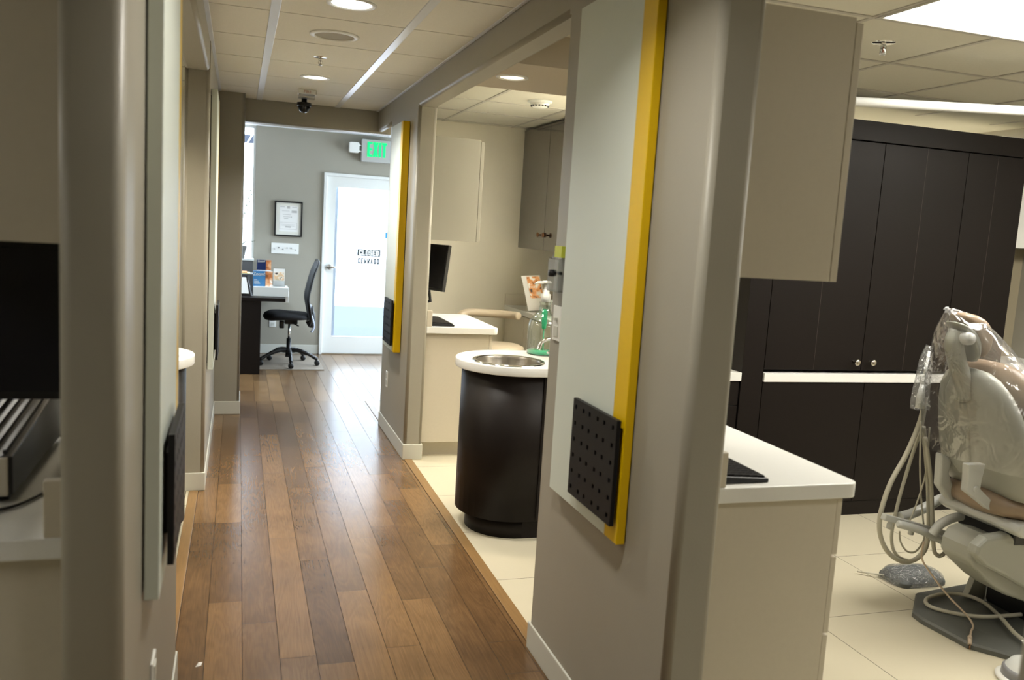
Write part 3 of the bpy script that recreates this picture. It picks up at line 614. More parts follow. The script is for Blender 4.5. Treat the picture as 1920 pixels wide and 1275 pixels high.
# ================================================================== WALL PANELS
def panel(label, x_wall, sgn, y0, y1, z0, z1, th, ysp, near_yellow, tile, gap=.012, tth=.012, stand=.012):
    # sgn = -1 : projects towards -x (right wall);  +1 : projects towards +x (left wall)
    t = thing('wall_panel', label, 'panel', (x_wall, (y0+y1)/2, z0), 'pale corridor wall panels')
    xa, xb = x_wall+sgn*.004, x_wall+sgn*th
    if near_yellow: ya, yb, wa, wb = y0, ysp, ysp, y1
    else: ya, yb, wa, wb = ysp, y1, y0, ysp
    bx(xa, xb, wa, wb, z0, z1).build('pale_board', 'board', t, .0015)
    bx(xa, xb, ya, yb, z0, z1).build('yellow_board', 'yellow', t, .0015)
    bx(x_wall, xa, y0+.03, y1-.03, z0+.03, z1-.03).build('backing', 'shadow', t)
    ty0, ty1, tz0, tz1 = tile
    return t, xb
def black_tile(label, x_in, sgn, y0, y1, z0, z1, cols, rows, stand=.010, th=.013):
    t = thing('perforated_tile', label, 'decoration', (x_in, (y0+y1)/2, z0), 'black tiles on the wall panels')
    xa, xb = x_in+sgn*stand, x_in+sgn*(stand+th)
    # plate with square wells: grid of cells
    mb = MB(); W_, H_ = y1-y0, z1-z0; q = .0135
    cy = [y0+W_*(k+.5+0.06*(1 if k % 2 else -1))/cols for k in range(cols)]; 
    ycuts = [y0]+[v for c in cy for v in (c-q/2, c+q/2)]+[y1]
    cz = [z0+H_*(k+.5)/rows for k in range(rows)]
    zcuts = [z0]+[v for c in cz for v in (c-q/2, c+q/2)]+[z1]
    front = []
    for i in range(len(ycuts)-1):
        for j in range(len(zcuts)-1):
            well = (i % 2 == 1) and (j % 2 == 1)
            a, b, c, d_ = ycuts[i], ycuts[i+1], zcuts[j], zcuts[j+1]
            if not well: mb.add([(xb, a, c), (xb, b, c), (xb, b, d_), (xb, a, d_)], [(0, 1, 2, 3)])
            else:
                xw = xb-sgn*.009
                mb.add([(xb, a, c), (xb, b, c), (xb, b, d_), (xb, a, d_), (xw, a, c), (xw, b, c), (xw, b, d_), (xw, a, d_)], [(4, 5, 6, 7), (0, 1, 5, 4), (1, 2, 6, 5), (2, 3, 7, 6), (3, 0, 4, 7)])
    mb.add([(xa, y0, z0), (xa, y1, z0), (xa, y1, z1), (xa, y0, z1), (xb, y0, z0), (xb, y1, z0), (xb, y1, z1), (xb, y0, z1)],
           [(0, 1, 2, 3), (0, 1, 5, 4), (1, 2, 6, 5), (2, 3, 7, 6), (3, 0, 4, 7)])
    mb.build('plate', 'black', t)
    bx(x_in, xa, y0+.05, y1-.05, z0+.05, z1-.05).build('spacer', 'blackp', t)
    return t
p, xb = panel('pale panel with wide yellow edge on the near right wall', XR, -1, 2.107, 2.655, .675, 2.245, .030, 2.192, True, (0, 0, 0, 0))
black_tile('black square tile with rows of small wells on the near right panel', xb, -1, 2.112, 2.435, .728, 1.030, 6, 6)
p, xb = panel('pale panel with orange-yellow edge on the far right wall stub', XR, -1, 5.68, 6.13, .672, 2.200, .050, 5.745, True, (0, 0, 0, 0))
black_tile('dark square tile low on the far right panel', xb, -1, 5.71, 6.02, .715, 1.020, 6, 6, stand=.008)
p, xb = panel('thick pale panel close by on the near left wall', XL, 1, 1.76, 2.27, .757, 2.21, .032, 2.20, False, (0, 0, 0, 0))
black_tile('black square tile seen edge-on on the near left panel', xb, 1, 1.82, 2.13, .805, 1.08, 6, 6)
p, xb = panel('slim pale panel on the far left wall before the pillar', XL+.012, 1, 5.02, 5.55, .66, 2.19, .034, 5.48, False, (0, 0, 0, 0))
black_tile('dark tile seen edge-on on the far left panel', xb, 1, 5.05, 5.35, .71, 1.02, 6, 6)

# ================================================================== WORKSTATIONS
def keyboard(label, x0, x1, y0, y1, z):
    t = thing('keyboard', label, 'keyboard', ((x0+x1)/2, (y0+y1)/2, z), 'black keyboards')
    MB().prism([(x0, z), (x1, z), (x1, z+.012), (x0, z+.022)], y0, y1, axis='y').build('case', 'blackp', t, .003)
    mb = MB(); nr, nc = 6, 18
    for i in range(nr):
        for j in range(nc):
            a = x0+.008+(x1-x0-.016)*i/nr; b = x0+.008+(x1-x0-.016)*(i+1)/nr; c = y0+.008+(y1-y0-.016)*j/nc; d_ = y0+.008+(y1-y0-.016)*(j+1)/nc
            zz = z+.022-.010*(a-x0)/(x1-x0); mb.box(a+.0015, b-.0015, c+.0015, d_-.0015, zz-.002, zz+.004)
    o = mb.build('keys', 'black', t)
    return t
def workstation(side, x0, x1, y0, y1, H, what, split=(.72, .46, .30)):
    # side +1: knee/drawer side faces +x ; x0 = wall side
    s = side
    t = thing('base_cabinet', what+' beige base cabinet', 'cabinet', ((x0+x1)/2, (y0+y1)/2, 0))
    bx(x0+s*.004, x1-s*.045, y0+.03, y1, .10, H-.045).build('carcass', 'lam', t, .001)
    bx(x0+s*.01, x1-s*.11, y0+.09, y1-.02, 0.0, .10).build('toe_kick', 'lam', t)
    zs = [.105, .415, .655, .83]
    for k in range(3):
        dr = bx(x1-s*.043, x1-s*.024, y0+.032, min(y1-.02, y0+.50), zs[k]+.003, zs[k+1]-.004).build('drawer', 'lam', t, .002)
        bx(x1-s*.026, x1-s*.008, y0+.10, y0+.40, zs[k+1]-.012, zs[k+1]-.006).build('drawer_pull', 'steel', dr)
    return t
def worktop(what, x0, x1, y0, y1, H, cornerset, th=.043):
    return tag(MB().prism(rrect(min(x0, x1), max(x0, x1), y0, y1, .035, cornerset, 8), H-th, H, smooth=True).build('worktop', 'counter', None, .003), what, 'worktop')
workstation(1, XR2, 1.695, 1.95, 2.83, .88, 'near right')['label'] = 'beige drawer cabinet behind the near right wall stub'
worktop('white rounded worktop on the beige cabinet at the near right', XR2+.002, 1.700, 1.95, 2.83, .88, '12')
workstation(1, XR2, 1.660, 5.455, 6.31, .88, '')['label'] = 'beige cabinet end standing beyond the oval sink'
worktop('white rounded worktop on the beige cabinet beyond the oval sink', XR2+.002, 1.668, 5.45, 6.32, .88, '12')
workstation(-1, XL2, -.84, 1.80, 3.3, .88, '')['label'] = 'beige cabinet beside the dark left doorway edge'
worktop('shaded white worktop at the left edge under the dark monitor', XL2-.002, -.845, 1.80, 3.3, .88, '03')
def splash(label, x0, x1, y0, y1, z, h=.115):
    return tag(bx(x0, x1, y0, y1, z, z+h).build('end_upstand', 'lam', None, .002), label, 'upstand', 'beige worktop upstands')
splash('beige upstand block on the near right worktop beside the keyboard', XR2+.002, 1.262, 1.953, 1.975, .8803, .097)
splash('beige upstand block on the worktop beyond the oval sink', XR2+.002, 1.212, 5.453, 5.475, .8803, .105)
splash('beige upstand block on the shaded left worktop', XL2-.002, -.352, 1.803, 1.825, .8803, .115)
keyboard('black keyboard on the near right white worktop', 1.255, 1.418, 1.985, 2.43, .8803)
keyboard('black keyboard on the white worktop beyond the oval sink', 1.21, 1.372, 5.49, 5.95, .8803)
# upper cabinets
def upper(label, x0, x1, y0, y1, z0, z1, m='lam', dside=1, gap=True):
    t = thing('wall_cabinet', label, 'cabinet', ((x0+x1)/2, (y0+y1)/2, z0))
    bx(x0+dside*.002, x1-dside*.024, y0, y1, z0, z1).build('carcass', m, t, .001)
    bx(x1-dside*.022, x1, y0, (y0+y1)/2-.002, z0, z1-.012).build('door', m, t, .0015)
    bx(x1-dside*.022, x1, (y0+y1)/2+.002, y1, z0, z1-.012).build('door', m, t, .0015)
    bx(x1-dside*.024, x1-dside*.022, y0+.004, y1-.004, z0+.01, z1-.02).build('door_gap', 'lamgap', t)
    return t
upper('beige wall cabinet above the near right worktop', XR2, 1.545, 1.953, 2.85, 1.447, 2.135)
upper('beige wall cabinet beyond the oval sink on the left', XR2, 1.500, 5.455, 6.4, 1.445, 2.10, m='lamgrey')
upper('shaded beige wall cabinet at the upper left edge', XL2, -.66, 1.81, 2.8, 1.455, 2.2, dside=-1)
# monitors
def monitor(label, c, ux, w, h, th, tilt=0.0, arm_to=None):
    t = thing('monitor', label, 'monitor', c)
    c = Vector(c); u = Vector((*ux, 0)).normalized(); n = Vector((u.y, -u.x, 0)); up = (Vector((0, 0, 1))+n*tilt).normalized(); n = u.cross(up)
    MB().obox(c, u*w/2, up*h/2, n*th/2).build('housing', 'blackp', t, .004)
    MB().obox(c+n*(th/2+.0006), u*(w/2-.016), up*(h/2-.018), n*.0006).build('screen', mat('screen_glass', (.012, .012, .016), .12), t)
    return t, c, u, up, n
mo, c, u, up, n = monitor('black tilted monitor above the worktop beyond the oval sink', (1.288, 6.00, 1.245), (.42, -.90), .42, .325, .03, tilt=-0.12)
MB().tube([c-n*.01-up*.10, c-n*.03+Vector((0, 0, -.24)), Vector((1.19, 6.1, .95)), Vector((1.19, 6.1, .8803))], .013, 8).build('arm', 'blackp', mo)
mo, c, u, up, n = monitor('large black monitor in shadow at the left edge', (-.545, 2.10, 1.275), (1, 0.0), .50, .35, .05, tilt=0.02)
mb = MB()
for k in range(40): mb.box(-.77+k*.0118, -.764+k*.0118, 2.066+.0, 2.124, 1.445, 1.4535)
mb.build('vent_ribs', 'ventgrey', mo)
MB().box(-.66, -.44, 2.62, 2.80, .8803, .895).tube([(-.55, 2.13, 1.2), (-.55, 2.68, 1.15), (-.55, 2.70, .89)], .022, 8).build('stand', 'blackp', mo)
# flat unit with ribbed top
pc = thing('desktop_unit', 'black flat unit with ribbed top under the left monitor', 'computer', (-.62, 2.3, .88))
MB().prism([(2.03, .8965), (2.60, .8965), (2.60, 1.02), (2.50, 1.035), (2.03, .985)], -.80, -.455, axis='x').build('housing', mat('dark_metal', (.035, .034, .036), .4), pc, .004)
mb = MB()
for k in range(13):
    x = -.785+k*.026; mb.obox((x, 2.27, 1.0155), (.0035, 0, 0), (0, .225, .0235), (0, 0, .005))
mb.build('ribs', mat('rib_grey', (.06, .06, .065), .4), pc)
bx(-.80, -.462, 2.018, 2.029, .90, .984).build('front_panel', 'lam', pc, .002)
mb = MB()
for k in range(4): mb.box(-.78 if k < 2 else -.50, -.75 if k < 2 else -.47, 2.06+(k % 2)*.45, 2.09+(k % 2)*.45, .8803, .8965)
mb.build('feet', 'blackp', pc)
cb = MB().tube(spline([(-.40, 2.55, .886), (-.36, 2.3, .886), (-.43, 2.02, .886), (-.52, 1.95, .886), (-.62, 1.92, .886)]), .004, 8)
tag(cb.build('black_cable', 'blackp'), 'thin black cable curling on the shaded left worktop', 'cable')
cb = MB().tube(spline([(-.42, 2.40, 1.20), (-.415, 2.3, 1.10), (-.375, 2.28, 1.07), (-.34, 2.3, 1.09), (-.33, 2.45, 1.14)]), .005, 8)
tag(cb.build('black_cable', 'blackp'), 'black cable looping down behind the left monitor', 'cable')
cu_ = thing('small_device', 'small silver device behind the cable loop at the left edge', 'device', (-.40, 2.62, 1.1))
MB().prism(rrect(-.43, -.37, 2.60, 2.66, .012), .8803, 1.19, smooth=True).build('body', 'steel', cu_)
bx(-.425, -.375, 2.598, 2.602, 1.13, 1.17).build('front_window', 'blue', cu_)

# ================================================================== OVAL SINKS
def sink(label_c, label_w, label_s, xs, s, x_end, H=.88, yc=4.16, drk='dark'):
    # s = +1 peninsula grows towards +x from tip xs; s=-1 mirrored
    def outline(r, tip, xend, n=20):
        cx = tip+s*r; pts = [(xend, yc-r)]
        for i in range(n+1):
            a = -PI/2 - PI*i/n if s > 0 else -PI/2 + PI*i/n
            pts.append((cx+r*math.cos(a), yc+r*math.sin(a)))
        pts.append((xend, yc+r)); return pts
    t = thing('sink_cabinet', label_c, 'cabinet', (xs+s*.4, yc, 0))
    po, pi_ = outline(.275, xs+s*.035, x_end), outline(.257, xs+s*.053, x_end-s*.02)
    ring_ = lambda P_, z: [(x, y, z) for x, y in P_]
    MB().loft([ring_(pi_, .12), ring_(pi_, .1), ring_(po, .10), ring_(po, H-.046), ring_(pi_, H-.046), ring_(pi_, .12)], caps=False).build('curved_body', drk, t)
    MB().prism(outline(.232, xs+s*.09, x_end), 0, .10, smooth=True).build('toe_kick', drk, t)
    xd = 1.437 if s > 0 else -.56
    for k in range(2):
        a = xd+s*.46*k; b = a+s*.455
        dr = bx(a, b, yc-.275-.005, yc-.277, .105, H-.05).build('door', drk, t, .0008)
        MB().lathe([(.004, 0), (.004, -.014), (.012, -.018), (.013, -.026), (.001, -.030)], ((b-s*.04) if k == 0 else (a+s*.04), yc-.28, .72), 16, axis='y').build('knob', 'steel', dr)
    # worktop with bowl hole
    bc = (xs+s*.245, yc-.085); rb = .168
    top = outline(.302, xs, x_end, 28); N = 48
    hole = [(bc[0]+rb*math.cos(2*PI*i/N), bc[1]+rb*math.sin(2*PI*i/N)) for i in range(N)]
    me = bpy.data.meshes.new('sink_worktop'); bm = bmesh.new()
    for zz in (H, H-.044):
        vo = [bm.verts.new((*p, zz)) for p in top]; vh = [bm.verts.new((*p, zz)) for p in hole]
        eo = [bm.edges.new((vo[i], vo[(i+1) % len(vo)])) for i in range(len(vo))]; eh = [bm.edges.new((vh[i], vh[(i+1) % N])) for i in range(N)]
        bmesh.ops.triangle_fill(bm, edges=eo+eh, use_beauty=True)
        if zz == H: t_o, t_h = vo, vh
        else: b_o, b_h = vo, vh
    for T, B in ((t_o, b_o), (t_h, b_h)):
        for i in range(len(T)):
            j = (i+1) % len(T); f = bm.faces.new((T[i], T[j], B[j], B[i])); f.smooth = True
    bmesh.ops.recalc_face_normals(bm, faces=bm.faces); bm.to_mesh(me); bm.free()
    wt = bpy.data.objects.new('sink_worktop', me); C.objects.link(wt); me.materials.append(M['counter']); tag(wt, label_w, 'worktop')
    b = wt.modifiers.new('bevel', 'BEVEL'); b.width = .004; b.segments = 2; b.limit_method = 'ANGLE'; b.angle_limit = .9
    sk = thing('sink_basin', label_s, 'sink', (*bc, H))
    MB().lathe([(rb+.016, .001), (rb+.014, .006), (rb+.002, .007), (rb-.008, .003)], (*bc, H), 48, caps=False).build('rim', 'chrome', sk)
    MB().lathe([(rb-.008, .003), (rb-.012, -.01), (rb-.016, -.12), (rb-.045, -.148), (.03, -.155), (.001, -.156)], (*bc, H), 48, caps=False).build('bowl', 'steel', sk)
    MB().lathe([(.001, -.152), (.028, -.152), (.03, -.155)], (*bc, H), 24, caps=False).build('drain', 'chrome', sk)
    return bc
bc = sink('dark wood curved sink cabinet in the right doorway', 'white rounded worktop holding the round steel sink', 'round steel sink bowl set in the white rounded worktop', 1.063, 1, 2.2)
sink('dark curved sink cabinet mostly hidden in the left doorway', 'white rounded worktop tip peeking out on the left', 'steel sink bowl hidden behind the near left panel', -.183, -1, -1.15)
# taps
fa = thing('sink_faucet', 'arched chrome tap over the round steel sink', 'tap', (1.60, 4.20, .88))
MB().lathe([(.026, 0), (.026, .008), (.018, .014), (.016, .05), (.012, .055)], (1.60, 4.17, .8803), 20).build('base', 'chrome', fa)
MB().tube(spline([(1.60, 4.17, .93), (1.585, 4.165, .975), (1.545, 4.16, .985), (1.505, 4.155, .965), (1.49, 4.15, .93)], 6), [.010]*24+[.011], 12).build('spout', 'chrome', fa)
MB().tube([(1.60, 4.17, .92), (1.54, 4.15, .915)], [.007, .006], 10).lathe([(.012, 0), (.012, .02)], (1.62, 4.10, .8803), 12).build('lever', 'chrome', fa)
# glass bottle with pump
bo = thing('glass_bottle', 'large clear glass pump bottle with green liquid beside the sink', 'bottle', (1.575, 4.33, .88))
bcx = (1.578, 4.33, .8803)
MB().lathe([(.080, 0), (.086, .006), (.087, .03), (.087, .15), (.080, .185), (.055, .215), (.033, .235), (.029, .27), (.032, .275), (.032, .285)], bcx, 36, caps=False).build('bottle_glass', 'bottle', bo)
MB().lathe([(.001, .004), (.082, .006), (.083, .020), (.001, .021)], bcx, 32, caps=False).build('liquid', 'aqua', bo)
MB().lathe([(.026, .285), (.027, .325), (.018, .33), (.018, .352), (.012, .354), (.012, .385)], bcx, 20).build('pump_collar', 'white', bo)
MB().lathe([(.026, .383), (.028, .392), (.02, .397)], bcx, 20).tube([(bcx[0], bcx[1], bcx[2]+.388), (bcx[0]-.06, bcx[1]-.02, bcx[2]+.388), (bcx[0]-.075, bcx[1]-.025, bcx[2]+.380)], [.009, .007, .005], 8).build('pump_head', 'white', bo)
MB().lathe([(.012, .14), (.014, .17), (.016, .235), (.013, .245)], bcx, 16).build('dip_funnel', 'aqua', bo)
MB().tube([(bcx[0]+.003, bcx[1], bcx[2]+.012), (bcx[0], bcx[1], bcx[2]+.14)], .004, 8).build('dip_tube', mat('green_tube', (.15, .5, .3), .3), bo)
MB().tube(spline([(bcx[0]+.03, bcx[1], bcx[2]+.29), (bcx[0]+.06, bcx[1], bcx[2]+.27), (bcx[0]+.065, bcx[1], bcx[2]+.225), (bcx[0]+.078, bcx[1], bcx[2]+.19)]), .004, 8).build('handle', 'bottle', bo)

# ================================================================== FAR ROOM (beyond the sink)
dc2 = thing('wall_cabinet', 'glossy dark wall cabinet with two bronze knobs in the far room', 'cabinet', (2.45, 6.7, 1.4))
bx(2.375, 2.86, 5.90, 7.26, 1.39, CZ-.02).build('carcass', 'darkgloss', dc2)
for k, (a, b) in enumerate(((5.93, 6.593), (6.597, 7.258))):
    dr = bx(2.352, 2.374, a, b, 1.392, CZ-.022).build('door', 'darkgloss', dc2, .001)
    ky = 6.53 if k == 0 else 6.66
    MB().lathe([(.008, 0), (.006, -.02), (.018, -.026), (.021, -.034), (.016, -.040), (.001, -.042)], (2.352, ky, 1.515), 18, axis='x').build('knob', 'bronze', dr)
lc = thing('base_cabinet', 'low beige cabinet against the far room right wall', 'cabinet', (2.6, 6.3, 0))
bx(2.29, 2.918, 5.1, 7.255, .10, .837).build('carcass', 'lam', lc, .001)
bx(2.36, 2.9, 5.12, 7.25, 0, .10).build('toe_kick', 'lam', lc)
for k in range(4): bx(2.268, 2.288, 5.102+k*.538, 5.102+k*.538+.534, .105, .83).build('door', 'lam', lc, .001)
tag(bx(2.258, 2.918, 5.09, 7.258, .84, .88).build('worktop', 'counter', None, .004), 'white worktop below the glossy dark wall cabinet', 'worktop')
tag(bx(2.259, 2.917, 7.238, 7.2585, .8803, .978).build('backsplash', 'lam', None, .002), 'short beige backsplash at the end of the far worktop', 'backsplash')
br = thing('brochure_stand', 'tilted white brochure card with a warm portrait photo', 'brochure', (2.33, 6.7, .88))
bxs = MB().obox((2.335, 6.72, 1.02), (.078, 0.02, -.008), (-.022, .03, .135), (-.006, .03, -.006)); 
MB().obox((2.335, 6.70, 1.035), (.080, .0, 0.006), (-.028, .035, .140), (0, .0022, -.0006)).build('card', 'paper', br)
MB().obox((2.343, 6.709, 1.082), (.056, .0, 0.005), (-.0175, .022, .086), (0, .0014, -.0004)).build('photo', 'photo_couple', br).location.y -= .003
MB().box(2.30, 2.42, 6.66, 6.72, .8803, .892).box(2.325, 2.41, 6.714, 6.722, .885, 1.0).build('stand', 'acrylic', br)
tb = thing('tissue_box', 'white box on the far worktop right of the brochure', 'box', (2.46, 6.5, .88))
bx(2.40, 2.54, 6.30, 6.52, .8803, 1.0).build('box', 'white', tb, .004); bx(2.44, 2.50, 6.36, 6.46, 1.0, 1.002).build('opening', 'inkgrey', tb)
hk = MB().prism([(1.855, 1.372), (1.98, 1.372), (1.98, 1.428), (1.885, 1.428)], 4.98, 5.06, axis='y')
# small grey bracket shelf on the soffit post of the far room
dsn = thing('task_light', 'grey tapered dental light head hanging in the far room', 'lamp', (1.94, 5.02, 1.40))
hk.build('head', mat('lamp_grey', (.12, .11, .10), .5), dsn, .004)
MB().tube(spline([(1.95, 5.02, 1.43), (1.97, 5.02, 1.7), (2.05, 5.02, 2.0), (2.05, 5.02, CZ-.005)]), .014, 10).build('arm', 'chairwhite', dsn)
MB().lathe([(.06, 0), (.06, -.012), (.02, -.016)], (2.05, 5.02, CZ-.004), 24).build('mount', 'chairwhite', dsn)
# assistant stool
st = thing('dental_stool', 'beige upholstered stool with curved arm rail beyond the sink', 'stool', (1.93, 6.35, 0))
MB().lathe([(.001, .545), (.15, .545), (.185, .56), (.20, .585), (.195, .61), (.16, .628), (.08, .634), (.001, .634)], (1.95, 6.35, .025), 40, caps=False).build('seat', 'beige_uph', st)
MB().lathe([(.10, .51), (.10, .545)], (1.95, 6.35, .025), 20).build('seat_plate', 'blackp', st)
MB().lathe([(.028, .08), (.028, .28), (.018, .285), (.018, .53)], (1.95, 6.35, .0), 18).build('gas_column', 'chrome', st)
arc = [(1.93+.25*math.cos(a), 6.42+.20*math.sin(a), .885) for a in [PI*1.02-PI*1.28*k/22 for k in range(-1, 0)]]
rail = spline([(1.68, 6.60, .78), (1.69, 6.61, .83), (1.76, 6.63, .862), (1.96, 6.60, .864), (2.09, 6.52, .864), (2.13, 6.44, .864)])
MB().tube(rail, [.022]+[.032]*(len(rail)-2)+[.022], 14).build('arm_rail', 'beige_uph', st)
MB().tube(spline([(1.80, 6.62, .85), (1.82, 6.62, .70), (1.90, 6.50, .575), (1.95, 6.40, .57)]), .012, 10).build('rail_bracket', 'steel', st)
for k in range(5):
    a = 2*PI*k/5+.3; c = Vector((1.95, 6.35, 0)); dv = Vector((math.cos(a), math.sin(a), 0))
    lg = MB().tube([c+dv*.02+Vector((0, 0, .095)), c+dv*.25+Vector((0, 0, .068))], [.022, .013], 10).build('leg', 'chrome', st)
    MB().lathe([(.001, -.011), (.022, -.011), (.025, -.006), (.025, .006), (.022, .011), (.001, .011)], tuple(c+dv*.25+Vector((0, 0, .026))), 16, axis='y').tube([c+dv*.25+Vector((0, 0, .03)), c+dv*.25+Vector((0, 0, .07))], .006, 8).build('caster', 'blackp', lg)

# ================================================================== TALL DARK CABINET WALL (right room)
Y0 = 4.02
tc = thing('tall_cabinet', 'dark wood floor-to-soffit cabinet wall behind the dental chair', 'cabinet', (3.53, 4.3, 0))
bx(2.63, 2.765, Y0, 4.598, 0, 2.245).build('end_panel', 'dark', tc, .001)
bx(2.765, 4.43, Y0+.022, 4.597, .0, .79).build('lower_carcass', 'dark', tc)
bx(2.765, 4.43, Y0+.022, 4.597, .855, 2.14).build('upper_carcass', 'dark', tc)
bx(2.765, 4.44, Y0-.004, 4.597, 2.142, 2.25).build('top_fascia', 'dark', tc, .002)
tag(bx(2.767, 4.45, Y0-.012, 4.58, .7925, .842).build('worktop', 'counter', None, .002), 'white worktop strip set into the dark cabinet wall', 'worktop')
ups = [(2.769, 3.408), (3.412, 3.995), (3.999, 4.43)]
kn = [3.355, 3.465, None]
for k, (a, b) in enumerate(ups):
    dr = bx(a, b, Y0, Y0+.02, .862, 2.136).build('upper_door', 'dark', tc, .0012)
    m_ = (a+b)/2+.0
    bx(m_-.0009, m_+.0009, Y0-.0006, Y0+.001, .864, 2.134).build('veneer_seam', mat('seam', (.055, .042, .035), .5), dr)
    if kn[k]: MB().lathe([(.010, 0), (.006, -.006), (.006, -.022), (.016, -.027), (.019, -.036), (.014, -.043), (.001, -.044)], (kn[k], Y0, .912), 20, axis='y').build('knob', mat('nickel', (.62, .58, .50), .22, 1), dr)
for k, (a, b) in enumerate([(2.769, 3.446), (3.450, 4.08), (4.084, 4.43)]):
    bx(a, b, Y0, Y0+.02, .085, .785).build('lower_door', 'dark', tc, .0012)
bx(2.769, 4.43, Y0+.004, Y0+.02, 0.0, .082).build('plinth', 'dark', tc)
# drawers in the counter run left of the tall unit
dw = thing('drawer_cabinet', 'narrow dark drawer cabinet left of the tall cabinet wall', 'cabinet', (2.45, 4.1, 0))
bx(2.22, 2.627, Y0+.03, 4.595, 0.0, .793).build('carcass', 'dark', dw)
for za, zb in ((.085, .40), (.404, .655), (.659, .79)): bx(2.222, 2.625, Y0+.008, Y0+.028, za, zb).build('drawer', 'dark', dw, .001)
tag(bx(2.215, 2.6285, Y0-.004, 4.598, .795, .842).build('worktop', 'counter', None, .002), 'white worktop end left of the tall dark cabinet wall', 'worktop')
# what stands right of the tall cabinet
rc = thing('wall_cabinet', 'white wall cabinet at the far right edge of the photo', 'cabinet', (4.7, 4.4, 1.55))
bx(4.50, 4.97, 4.28, 4.60, 1.62, 2.3).build('carcass', 'white', rc); bx(4.502, 4.968, 4.262, 4.279, 1.62, 2.295).build('door', 'white', rc)
struct('wall_right', MB().prism(rrect(4.455, 4.985, 4.45, 4.6, .03, '0'), 0.0, 1.618, smooth=True), 'tan')
rb_ = thing('side_counter', 'white counter at the right edge behind the wrapped dental chair', 'counter', (4.7, 4.3, 0))
bx(4.47, 4.975, 4.1, 4.445, .84, .90).build('top', 'counter', rb_, .004); bx(4.49, 4.972, 4.13, 4.443, 0, .84).build('body', 'white', rb_)

# ================================================================== DENTAL CHAIR
ch = thing('dental_chair', 'reclining dental chair wrapped in clear plastic at the right', 'dental chair', (3.1, 2.62, 0))
def se(cx, cy, z, hx, hy, n=28, e=2.6, tilt=0.0):
    out = []
    for i in range(n):
        a = 2*PI*i/n; ca, sa = math.cos(a), math.sin(a)
        out.append((cx+hx*abs(ca)**(2/e)*(1 if ca >= 0 else -1), cy+hy*abs(sa)**(2/e)*(1 if sa >= 0 else -1), z))
    return out
def interp(tab, z):
    for a, b in zip(tab[:-1], tab[1:]):
        if a[0] <= z <= b[0]:
            t = (z-a[0])/(b[0]-a[0]); t = t*t*(3-2*t) if False else t
            return [a[i]+(b[i]-a[i])*t for i in range(1, len(a))]
    return list(tab[-1][1:] if z > tab[-1][0] else tab[0][1:])
CY = 2.625
# backrest shell: z, cx, hx, hy, cy
shell = [(.600, 2.915, .010, .12, 2.62), (.612, 2.908, .03, .19, 2.62), (.66, 2.895, .042, .222, 2.62), (.75, 2.872, .046, .228, 2.62), (.85, 2.848, .048, .220, 2.625), (.95, 2.822, .046, .198, 2.635), (1.02, 2.805, .042, .170, 2.645), (1.07, 2.793, .034, .130, 2.655), (1.095, 2.788, .022, .085, 2.66), (1.102, 2.786, .008, .03, 2.66)]
MB().loft([se(s_[1], s_[4], s_[0], s_[2], s_[3], 36, 2.4) for s_ in shell]).build('back_shell', 'shell', ch)
# raised rib on the shell
MB().loft([se(x, 2.70, z, .012, w, 20, 2.2) for z, x, w in ((.66, 2.850, .005), (.70, 2.835, .05), (.85, 2.800, .062), (1.0, 2.768, .055), (1.06, 2.765, .03), (1.08, 2.77, .004))]).build('shell_rib', 'shell', ch)
cush = [(.625, 3.02, .02, .15, 2.62), (.64, 3.01, .045, .22, 2.62), (.70, 2.995, .062, .265, 2.62), (.80, 2.965, .068, .268, 2.622), (.90, 2.94, .068, .258, 2.627), (1.0, 2.915, .062, .235, 2.635), (1.06, 2.90, .055, .195, 2.645), (1.11, 2.885, .042, .14, 2.655), (1.13, 2.878, .02, .07, 2.66)]
MB().loft([se(s_[1], s_[4], s_[0], s_[2], s_[3], 36, 2.3) for s_ in cush]).build('back_cushion', 'taupe_uph', ch)
# headrest: pad lofted along its width (y)
def head_profile(y, k, c=(2.752, 1.232), th=.040, ln=.104, off=0.0, ang=-.95):
    out = []
    for i in range(24):
        a = 2*PI*i/24; p = ln*k*math.cos(a); q = th*k**.5*math.sin(a)+off+.030*(1-(p/ln)**2)
        out.append((c[0]+p*math.cos(ang)-q*math.sin(ang), y, c[1]+p*math.sin(ang)+q*math.cos(ang)))
    return out
ks = [(-1, .25), (-.96, .55), (-.85, .80), (-.6, .95), (-.2, 1), (.2, 1), (.6, .95), (.85, .80), (.96, .55), (1, .25)]
MB().loft([head_profile(2.665+.066*u_, k) for u_, k in ks]).build('headrest_pad', 'taupe_uph', ch)
MB().loft([head_profile(2.662+.058*u_, k, c=(2.742, 1.222), th=.015, ln=.096, off=-.028) for u_, k in ks]).build('headrest_plate', 'shell', ch)
MB().tube(spline([(2.70, 2.66, 1.245), (2.685, 2.66, 1.20), (2.715, 2.66, 1.12), (2.755, 2.66, 1.04), (2.77, 2.66, .97)]), [.022]+[.036]*30+[.03, .02], 12).build('headrest_arm', 'shell', ch)
MB().lathe([(.001, -.05), (.022, -.048), (.026, -.03), (.026, .03), (.022, .048), (.001, .05)], (2.700, 2.64, 1.225), 20, axis='y').build('headrest_knob', 'chairwhite', ch)
